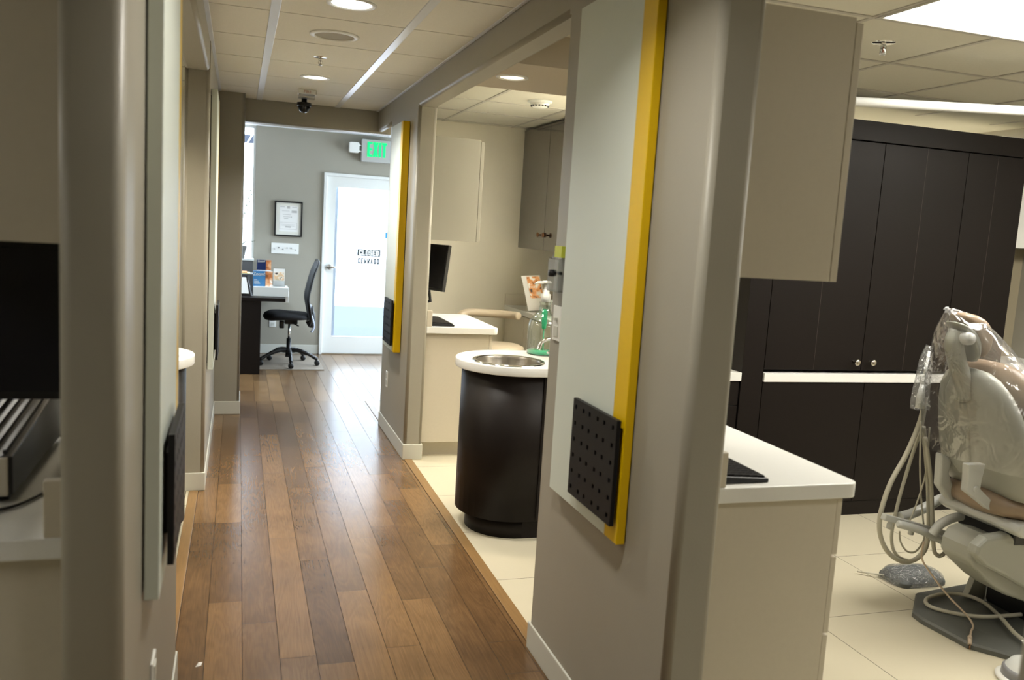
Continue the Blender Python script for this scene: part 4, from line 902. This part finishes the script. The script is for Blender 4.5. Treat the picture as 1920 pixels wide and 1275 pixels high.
# seat
MB().loft([se(x, CY, z, 0, 0) if False else [(x, CY+w*math.cos(2*PI*i/28)*(1), z+h*math.sin(2*PI*i/28)) for i in range(28)] for x, w, h, z in ((2.84, .05, .02, .575), (2.86, .16, .045, .575), (2.93, .22, .062, .575), (3.15, .245, .065, .56), (3.5, .26, .065, .54), (3.9, .25, .06, .55), (4.3, .22, .055, .55), (4.5, .18, .05, .54), (4.56, .08, .03, .54))]).build('seat_cushion', 'taupe_uph', ch)
MB().prism([(2.86, .50), (2.90, .475), (3.3, .43), (4.2, .44), (4.2, .48), (3.4, .485), (3.15, .495), (3.02, .515), (2.92, .535), (2.87, .53)], 2.42, 2.82, axis='y').build('seat_frame', 'chairwhite', ch, .012, 3)
for yy in (2.56,):
    MB().prism([(2.715, .74), (2.80, .74), (2.79, .672), (2.79, .640), (2.885, .566), (2.86, .545), (2.757, .610), (2.722, .632), (2.722, .674)], yy-.016, yy+.016, axis='y').lathe([(.013, -.021), (.013, .021)], (2.765, yy, .640), 16, axis='y').build('hinge_bracket', 'chairwhite', ch, .003)
MB().prism([(2.78, .73), (2.845, .70), (2.835, .645), (2.861, .600), (2.94, .552), (3.06, .515), (3.06, .451), (2.948, .455), (2.85, .53), (2.79, .59)], 2.745, 2.785, axis='y').build('side_bracket', 'chairwhite', ch, .012, 3)
bx(2.92, 3.25, 2.48, 2.76, .42, .50).build('undercarriage', 'blackp', ch, .01)
# lift arm and cover
MB().prism([(2.80, .44), (2.775, .40), (2.772, .35), (2.80, .318), (2.905, .237), (2.983, .192), (3.26, .098), (3.75, .08), (3.75, .25), (3.1, .37), (2.95, .43), (2.84, .452)], 2.535, 2.69, axis='y').build('lift_arm', 'shell', ch, .012, 3)
MB().prism([(2.742, .395), (2.75, .43), (2.79, .462), (2.90, .472), (2.985, .43), (3.12, .34), (3.45, .20), (3.5, .10), (3.42, .085), (3.04, .23), (2.90, .30), (2.80, .345)], 2.482, 2.535, axis='y').build('arm_cover', 'shell', ch, .016, 3)
bx(3.17, 3.6, 2.47, 2.80, .035, .20).build('pump_housing', 'blackp', ch, .02)
MB().prism([(3.20, .04), (3.12, .035), (3.10, .055), (3.13, .14), (3.20, .15)], 2.82, 2.85, axis='y').build('pump_bracket', 'shell', ch, .003)
bp_ = MB()
pl = [(2.775, 2.79), (2.762, 2.72), (2.782, 2.50), (2.90, 2.355), (3.3, 2.30), (4.1, 2.30), (4.1, 2.95), (3.43, 3.02), (2.94, 2.95)]
ctr = (3.3, 2.62)
def shr(k, z): return [(ctr[0]+(x-ctr[0])*k, ctr[1]+(y-ctr[1])*k, z) for x, y in pl]
bp_.loft([shr(1, 0.0), shr(1, .018), shr(.985, .026), shr(.78, .040)], smooth=False)
bp_.build('base_plate', 'greymat', ch)
# instrument holder and arms
MB().tube(spline([(3.02, 2.86, .50), (3.00, 2.93, .468), (2.93, 2.94, .43), (2.85, 2.93, .408), (2.76, 2.91, .40)]), [.022]*33, 12).build('holder_arm', 'chairwhite', ch)
MB().obox((2.845, 2.86, .367), (.218, 0, -.0595), (0, .014, 0), (.0035, 0, .013)).build('holder_bar', 'chairwhite', ch, .004)
MB().tube(spline([(2.65, 2.80, .415), (2.757, 2.80, .386), (2.877, 2.80, .338), (2.971, 2.79, .290), (3.045, 2.77, .281), (3.11, 2.72, .31)]), [.010]+[.017]*39+[.016], 12).build('lower_arm', 'chairwhite', ch)
for k in range(4):
    x = 2.665+k*.118; MB().lathe([(.012, -.03), (.012, -.012), (.007, .002)], (x, 2.86, .402-k*.0322), 14).build('holder_clip', 'chairwhite', ch)
MB().tube(spline([(2.80, 2.76, .375), (2.83, 2.75, .425), (2.92, 2.74, .456), (3.05, 2.70, .462)]), .019, 12).build('pivot_arm', 'chairwhite', ch)
# hoses
H1 = [(2.81, 2.9, .933), (2.798, 2.9, .829), (2.748, 2.9, .689), (2.682, 2.9, .561), (2.649, 2.9, .432), (2.657, 2.9, .336), (2.712, 2.9, .249), (2.80, 2.9, .200), (2.88, 2.9, .215), (2.918, 2.9, .285), (2.915, 2.9, .372), (2.88, 2.9, .566), (2.844, 2.9, .71), (2.818, 2.9, .805)]
H2 = [(2.835, 2.92, .929), (2.829, 2.92, .8), (2.793, 2.92, .659), (2.762, 2.92, .516), (2.747, 2.92, .421), (2.738, 2.92, .325), (2.757, 2.92, .251), (2.807, 2.92, .206), (2.883, 2.92, .195), (2.935, 2.92, .238), (2.943, 2.92, .314)]
H3 = [(2.784, 2.88, .833), (2.803, 2.88, .669), (2.833, 2.88, .503), (2.876, 2.88, .332), (2.869, 2.88, .284), (2.837, 2.88, .25), (2.792, 2.88, .257), (2.752, 2.88, .303), (2.741, 2.88, .350)]
H4 = [(2.824, 2.87, .81), (2.833, 2.87, .621), (2.813, 2.87, .503), (2.781, 2.87, .40)]
H5 = [(2.798, 2.86, .768), (2.855, 2.86, .579), (2.885, 2.86, .435), (2.917, 2.86, .275), (2.943, 2.86, .237), (2.967, 2.86, .235), (2.993, 2.86, .255), (2.99, 2.84, .29)]
for h, r in ((H1, .0105), (H2, .0075), (H3, .004), (H4, .0035), (H5, .009)): MB().tube(spline(h, 6), r, 10).build('hose', 'hose', ch)
# instruments standing in their sleeve
ins = MB().tube([(2.771, 2.89, .889), (2.772, 2.89, .94), (2.778, 2.89, .99)], [.014, .015, .010], 12).tube([(2.778, 2.89, .985), (2.793, 2.89, 1.135)], [.008, .0065], 12)
ins.build('handpiece', 'white', ch)
MB().tube([(2.795, 2.90, .90), (2.79, 2.90, .98), (2.772, 2.90, 1.03)], [.012, .011, .006], 10).build('syringe', 'white', ch)
random.seed(11)
def crumple(o, amp, seed=1):
    random.seed(seed)
    for v in o.data.vertices: v.co += Vector((random.uniform(-amp, amp), random.uniform(-amp, amp), random.uniform(-amp, amp)))
    m_ = o.modifiers.new('sub', 'SUBSURF'); m_.levels = 1; m_.render_levels = 1
sl = MB().loft([se(2.775, 2.89, .885, .048, .03, 14, 2), se(2.775, 2.89, .95, .042, .03, 14, 2), se(2.78, 2.89, 1.04, .036, .03, 14, 2), se(2.776, 2.89, 1.10, .030, .025, 14, 2), se(2.79, 2.89, 1.16, .012, .02, 14, 2)], caps=False).build('instrument_sleeve', 'filmgrey', ch); crumple(sl, .007, 4)
# loose cover of clear film over head and back
cov = [(1.330, 2.700, 2.72, .012, .015), (1.318, 2.715, 2.70, .04, .05), (1.29, 2.735, 2.68, .07, .085), (1.23, 2.76, 2.67, .105, .12), (1.15, 2.80, 2.66, .145, .165), (1.07, 2.83, 2.65, .165, .215), (1.0, 2.855, 2.645, .175, .255), (.90, 2.88, 2.64, .185, .285), (.80, 2.90, 2.635, .19, .295), (.74, 2.92, 2.63, .195, .30)]
cv = MB().loft([se(x, y, z, hx, hy, 30, 2.3) for z, x, y, hx, hy in cov], caps=False).build('plastic_cover', 'film', ch); crumple(cv, .010, 7)
MB().tube(spline([(2.69, 2.73, 1.335), (2.70, 2.72, 1.318), (2.715, 2.69, 1.305), (2.70, 2.68, 1.27)], 4), [.003, .012, .007, .014, .006, .013, .008, .012, .006, .010, .007, .012, .004], 7).build('film_knot', 'filmwhite', ch)
# thin cord with plug
cd = thing('loose_cord', 'thin pinkish cord hanging from the chair arm to the floor', 'cord', (2.78, 2.51, 0))
MB().tube(spline([(2.80, 2.80, .33), (2.79, 2.79, .26), (2.83, 2.76, .19), (2.87, 2.70, .12), (2.90, 2.63, .07), (2.885, 2.58, .050), (2.84, 2.545, .045), (2.80, 2.51, .036)]), .0042, 8).build('cable', 'cord', cd)
MB().tube([(2.812, 2.522, .037), (2.787, 2.495, .018)], [.009, .008], 10).build('plug', 'cord', cd)
MB().tube([(2.787, 2.495, .018), (2.778, 2.485, .006)], .0035, 8).build('pin', 'bronze', cd)
lp = [(2.96, 2.36, .056), (2.985, 2.47, .060), (3.05, 2.60, .062), (3.10, 2.73, .062), (3.09, 2.81, .06), (3.03, 2.855, .055), (2.935, 2.855, .05), (2.87, 2.82, .048), (2.85, 2.765, .048), (2.90, 2.69, .05), (2.99, 2.62, .060), (3.16, 2.60, .066)]
tag(MB().tube(spline(lp), .0085, 10).build('coiled_hose', 'hose'), 'thick grey-green hose looped on the chair base plate', 'hose')
# wrapped foot pedal
fp = thing('foot_pedal', 'grey foot pedal wrapped in crumpled plastic on the cream floor', 'foot control', (3.08, 3.13, 0))
MB().loft([[(x, y, z) for x, y in rrect(2.95+i_, 3.22-i_, 3.04+i_, 3.22-i_, .04)] for z, i_ in ((0, 0), (.02, 0), (.045, .02), (.05, .035))], smooth=False).build('pedal_body', mat('pedal_grey', (.09, .10, .10), .5), fp, .004)
pw = MB().loft([se(3.085, 3.13, z, hx, hy, 18, 2.6) for z, hx, hy in ((.002, .155, .11), (.03, .15, .105), (.055, .125, .085), (.066, .07, .05), (.068, .02, .01))], caps=False).build('plastic_wrap', 'filmgrey', fp); crumple(pw, .006, 2)
for v in pw.data.vertices: v.co.z = max(v.co.z, .002)
MB().tube([(2.95, 3.16, .02), (2.86, 3.24, .012)], .004, 8).build('cord', 'hose', fp)
# chrome foot control, front
fc = thing('foot_control', 'chrome round foot control with small lever at the lower right corner', 'foot control', (2.80, 2.27, 0))
MB().lathe([(.105, 0), (.108, .012), (.092, .018)], (2.80, 2.24, 0), 36).build('base_ring', 'white', fc)
MB().lathe([(.090, .016), (.088, .045), (.078, .052)], (2.80, 2.24, 0), 36).build('drum', 'ventgrey', fc)
MB().lathe([(.080, .05), (.062, .075), (.035, .088), (.018, .092), (.016, .105), (.001, .107)], (2.80, 2.24, 0), 32, caps=False).build('dome', 'chairwhite', fc)
MB().tube([(2.80, 2.24, .10), (2.775, 2.262, .155)], [.007, .005], 8).build('lever', 'white', fc)
# ceiling-hung light arm
la = thing('dental_light', 'long white horizontal light arm below the ceiling at the right', 'lamp', (2.35, 3.42, CZ))
MB().tube([(2.40, 3.375, 2.196), (4.3, 2.75, 2.205)], .0205, 18).build('arm', 'whitepaint', la)
MB().tube([(2.42, 3.37, CZ-.004), (2.42, 3.37, 2.18)], .028, 16).lathe([(.07, 0), (.07, -.014), (.03, -.02)], (2.42, 3.37, CZ-.004), 28).build('post', 'whitepaint', la)
MB().lathe([(.001, 0), (.05, -.002), (.12, -.03), (.13, -.06), (.11, -.065), (.001, -.05)], (4.3, 2.75, 2.02), 28, caps=False).tube([(4.3, 2.75, 2.22), (4.3, 2.75, 2.0)], .016, 12).build('lamp_head', 'whitepaint', la)

# ================================================================== RECEPTION
dk = thing('reception_desk', 'dark reception desk beside the office chair', 'desk', (.05, 9.2, 0))
bx(-.95, .445, 8.57, 9.94, .715, .75).build('desktop', 'dark', dk, .003)
bx(-.95, .218, 8.575, 8.60, .0, .715).build('front_panel', 'dark', dk, .002)
bx(.195, .218, 8.60, 9.93, .0, .715).build('side_panel', 'dark', dk)
mt = tag(bx(.19, .86, 8.84, 9.78, .0, .007).build('floor_mat', 'rug'), 'thin brown chair mat under the office chair', 'mat')
# white tray
wb = thing('paper_tray', 'pale grey box shelf on the desk edge under the brochures', 'shelf', (.31, 8.85, .75))
bx(.145, .478, 8.72, 9.0, .7503, .842).build('box', 'whitepaint', wb, .003); bx(.449, .482, 8.73, 9.0, .695, .80).build('side_flange', 'whitepaint', wb, .002)
b1 = thing('brochure_box', 'blue brochure box printed Zoom on the pale box shelf', 'brochure', (.21, 8.82, .85))
bx(.142, .258, 8.80, 8.84, .8423, .992).build('front', 'blue', b1)
text_mesh('word', 'Zoom!', .046, 'paper', b1, (.199, 8.799, .962), sx=.9)
mb = MB(); [mb.box(.150, .150+w, 8.7985, 8.7998, z, z+.004) for w, z in ((.03, .905), (.045, .890), (.055, .878), (.06, .866))]
mb.build('small_print', 'paper', b1)
bx(.259, .325, 8.798, 8.80, .8423, .992).build('portrait_photo', 'photo_warm', b1)
bx(.259, .325, 8.80, 8.84, .8423, .992).build('side', 'paper', b1)
b2 = thing('brochure_box', 'navy brochure box stacked behind the blue brochure box', 'brochure', (.24, 8.90, 1.0))
bx(.176, .262, 8.86, 8.90, 1.0, 1.098).build('front', 'navy', b2); bx(.263, .312, 8.86, 8.90, 1.0, 1.098).build('portrait_photo', 'photo_warm', b2)
bx(.176, .312, 8.86, 8.90, .8423, 1.0).build('support', 'paper', b2); text_mesh('word', 'Zoom!', .028, 'paper', b2, (.219, 8.859, 1.085), sx=.9)
b3 = thing('brochure_holder', 'small brochure holder with a family photo on the pale box shelf', 'brochure', (.40, 8.86, .85))
bx(.335, .445, 8.85, 8.853, .8423, 1.02).build('card', 'paper', b3); bx(.342, .438, 8.847, 8.8495, .905, .985).build('family_photo', 'photo_family', b3)
MB().box(.330, .450, 8.82, 8.823, .8423, .90).box(.330, .450, 8.82, 8.87, .8423, .845).box(.330, .450, 8.867, 8.87, .845, 1.03).build('holder', 'acrylic', b3)
fl = thing('file_stand', 'black folded stand with white sheets on the reception desk', 'stand', (.06, 8.8, .75))
MB().add([(-.12, 8.70, .752), (.125, 8.70, .752), (.145, 8.72, .752), (.085, 8.74, .945), (-.12, 8.74, .945), (-.12, 8.80, .752), (.14, 8.80, .752), (.10, 8.75, .955), (-.12, 8.75, .955)], [(0, 1, 3, 4), (1, 2, 6, 7, 3), (5, 6, 7, 8), (4, 3, 7, 8), (0, 1, 2, 6, 5), (0, 5, 8, 4)]).build('cover', 'blackp', fl)
MB().add([(-.12, 8.697, .775), (.105, 8.697, .775), (.075, 8.733, .93), (-.12, 8.733, .93)], [(0, 1, 2, 3)]).build('sheet', 'paper', fl)
pst = thing('paper_stack', 'stack of yellow and orange papers on the dark desk shelf', 'papers', (.04, 9.0, .95))
bx(-.15, .115, 8.95, 9.15, .9503, .958).build('yellow_sheets', 'yellowpaper', pst); bx(-.15, .085, 8.97, 9.14, .9583, .966).build('orange_sheet', 'orange', pst)
hu = tag(MB().box(-.9, .145, 8.92, 9.20, .932, .95).box(.125, .143, 8.92, 9.20, .7503, .932).box(-.9, -.88, 8.92, 9.20, .7503, .932).build('desk_shelf', 'greydesk', None, .001), 'dark low shelf standing on the reception desk', 'shelf')
hc = thing('window_cabinet', 'dark grey cabinet under the window beside the reception desk', 'cabinet', (-.3, 9.8, .75))
bx(-.9, .15, 9.62, 9.855, .7503, 1.05).build('body', 'greydesk', hc); bx(-.91, .16, 9.61, 9.858, 1.05, 1.066).build('top', 'whitepaint', hc)
# orchid
orc = thing('potted_orchid', 'orchid in a square grey pot before the bright left window', 'plant', (.03, 9.72, 1.07))
MB().loft([[(x, y, z) for x, y in rrect(.02-w, .02+w, 9.72-w, 9.72+w, .008)] for z, w in ((1.0665, .040), (1.17, .058), (1.17, .063), (1.20, .066), (1.20, .056), (1.185, .054))], smooth=False).build('pot', 'pot', orc)
def leaf_(pts, w):
    mb = MB(); P = spline(pts, 5); L_ = []; 
    for i, p_ in enumerate(P):
        k = math.sin(PI*min(1, (i+.8)/(len(P)+.3)))*w; d_ = (P[min(i+1, len(P)-1)]-P[max(i-1, 0)]).normalized(); s_ = d_.cross(Vector((0, 0, 1)))
        s_ = s_.normalized() if s_.length > .01 else Vector((0, 1, 0))
        L_.append([p_-s_*k, p_+Vector((0, 0, -.004)), p_+s_*k])
    mb.loft(L_, caps=False, closed=False); return mb
for pts, w in (([(.02, 9.72, 1.19), (.05, 9.70, 1.23), (.10, 9.68, 1.262), (.145, 9.66, 1.25)], .022), ([(.02, 9.72, 1.19), (.06, 9.71, 1.245), (.10, 9.71, 1.28)], .018), ([(.02, 9.72, 1.19), (-.02, 9.68, 1.25), (-.06, 9.66, 1.26)], .022), ([(.02, 9.72, 1.19), (.02, 9.72, 1.26), (.03, 9.72, 1.30)], .016), ([(.02, 9.72, 1.19), (.09, 9.73, 1.235), (.17, 9.72, 1.262)], .010)):
    o = leaf_(pts, w).build('leaf', 'leaf', orc)
MB().tube(spline([(.02, 9.72, 1.18), (.05, 9.72, 1.45), (.085, 9.72, 1.68), (.12, 9.72, 1.80)]), .003, 6).tube(spline([(.02, 9.72, 1.18), (.04, 9.72, 1.5), (.06, 9.72, 1.68)]), .003, 6).build('flower_stem', 'stem', orc)
for i in range(7):
    z = 1.55+i*.04; x = .065+i*.009
    MB().lathe([(.001, -.008), (.007, -.004), (.008, .003), (.001, .010)], (x+(.012 if i % 2 else -.012), 9.72, z), 8, caps=False).build('bud', 'stem', orc)
# office chair
oc = thing('office_chair', 'black mesh-back office chair in front of the reception desk', 'chair', (.545, 9.22, 0))
sx, sy = .50, 9.18
def chain(rows): return MB().loft(rows)
seat_rows = []
for x, w, zt, zb in ((.255, .08, .515, .500), (.275, .17, .545, .478), (.33, .215, .568, .468), (.42, .235, .570, .476), (.52, .235, .562, .482), (.62, .225, .560, .482), (.68, .20, .556, .485), (.70, .12, .548, .495)):
    ring = []
    for i in range(24):
        a = 2*PI*i/24; ca, sa = math.cos(a), math.sin(a)
        ring.append((x, sy+w*abs(ca)**.7*(1 if ca > 0 else -1), (zt+zb)/2+(zt-zb)/2*abs(sa)**.8*(1 if sa > 0 else -1)))
    seat_rows.append(ring)
MB().loft(seat_rows).build('seat', 'fabric', oc)
spine = [(.70, .43), (.715, .50), (.695, .62), (.68, .72), (.70, .84), (.735, .98), (.765, 1.06), (.775, 1.09)]
wd = [.12, .17, .215, .225, .22, .205, .19, .16]
fr_ = MB(); left = [(x+.012, sy-w, z) for (x, z), w in zip(spine, wd)]; right = [(x+.012, sy+w, z) for (x, z), w in zip(spine, wd)]
loop = spline(left+[(.785, sy-.10, 1.105), (.785, sy+.10, 1.105)]+right[::-1], 5)
fr_.tube(loop, .013, 10); fr_.tube(spline([(.71, sy, .47), (.745, sy, .42), (.755, sy, .50), (.74, sy, .62)]), [.03]*20+[.022]*5, 10)
fr_.build('back_frame', 'blackp', oc)
rows = []
SP = spline([(x, 0, z) for x, z in spine], 4); WD = spline([(w, 0, 0) for w in wd], 4)
for p_, w_ in zip(SP, WD): rows.append([(p_.x+.022*(1-(u_/1.0)**2), sy+u_*(w_.x-.005), p_.z) for u_ in [k/6-1 for k in range(13)]])
o = MB().loft(rows, caps=False, closed=False).build('mesh_back', 'mesh', oc); so = o.modifiers.new('s', 'SOLIDIFY'); so.thickness = .004
MB().tube(spline([(.735, sy-.12, .36), (.762, sy-.12, .42), (.745, sy-.14, .50), (.715, sy-.16, .58), (.712, sy-.17, .66)]), [.008]+[.012]*31+[.006], 10).build('lumbar_bar', mat('shiny_grey', (.45, .5, .6), .2), oc)
bx(.47, .60, sy-.08, sy+.08, .435, .485).build('tilt_mechanism', 'blackp', oc, .01)
bx(.415, .465, sy-.12, sy-.04, .395, .47).build('tension_knob', 'blackp', oc, .01)
MB().tube([(.55, sy-.1, .45), (.60, sy-.2, .435)], [.006, .008], 8).build('height_lever', 'blackp', oc)
MB().lathe([(.013, .27), (.013, .44)], (.52, sy, 0), 16).build('gas_piston', 'chrome', oc)
MB().lathe([(.034, .085), (.030, .13), (.024, .15), (.024, .28)], (.52, sy, 0), 18).build('column', 'blackp', oc)
for k in range(5):
    a = math.radians(-88+72*k); c = Vector((.52, sy, 0)); dv = Vector((math.cos(a), math.sin(a), 0))
    lg = MB().tube(spline([c+dv*.02+Vector((0, 0, .15)), c+dv*.10+Vector((0, 0, .155)), c+dv*.20+Vector((0, 0, .125)), c+dv*.30+Vector((0, 0, .072))]), [.026]*6+[.023]*10+[.018]*9, 10).build('leg', 'blackp', oc)
    cc = c+dv*.30
    MB().lathe([(.001, -.024), (.024, -.024), (.0275, -.018), (.0275, -.004), (.018, -.003), (.018, .003), (.0275, .004), (.0275, .018), (.024, .024), (.001, .024)], (cc.x, cc.y, .0345), 18, axis='y').tube([cc+Vector((0, 0, .035)), cc+Vector((0, 0, .08))], .009, 8).build('caster', 'blackp', lg)
# scrap on the floor
tag(MB().add([(-.112, 2.915, .001), (-.094, 2.922, .001), (-.090, 2.940, .004), (-.104, 2.946, .001), (-.102, 2.928, .009)], [(0, 1, 4), (1, 2, 4), (2, 3, 4), (3, 0, 4), (0, 3, 2, 1)]).build('paper_scrap', 'paper'), 'tiny white paper scrap on the wooden floor', 'litter')
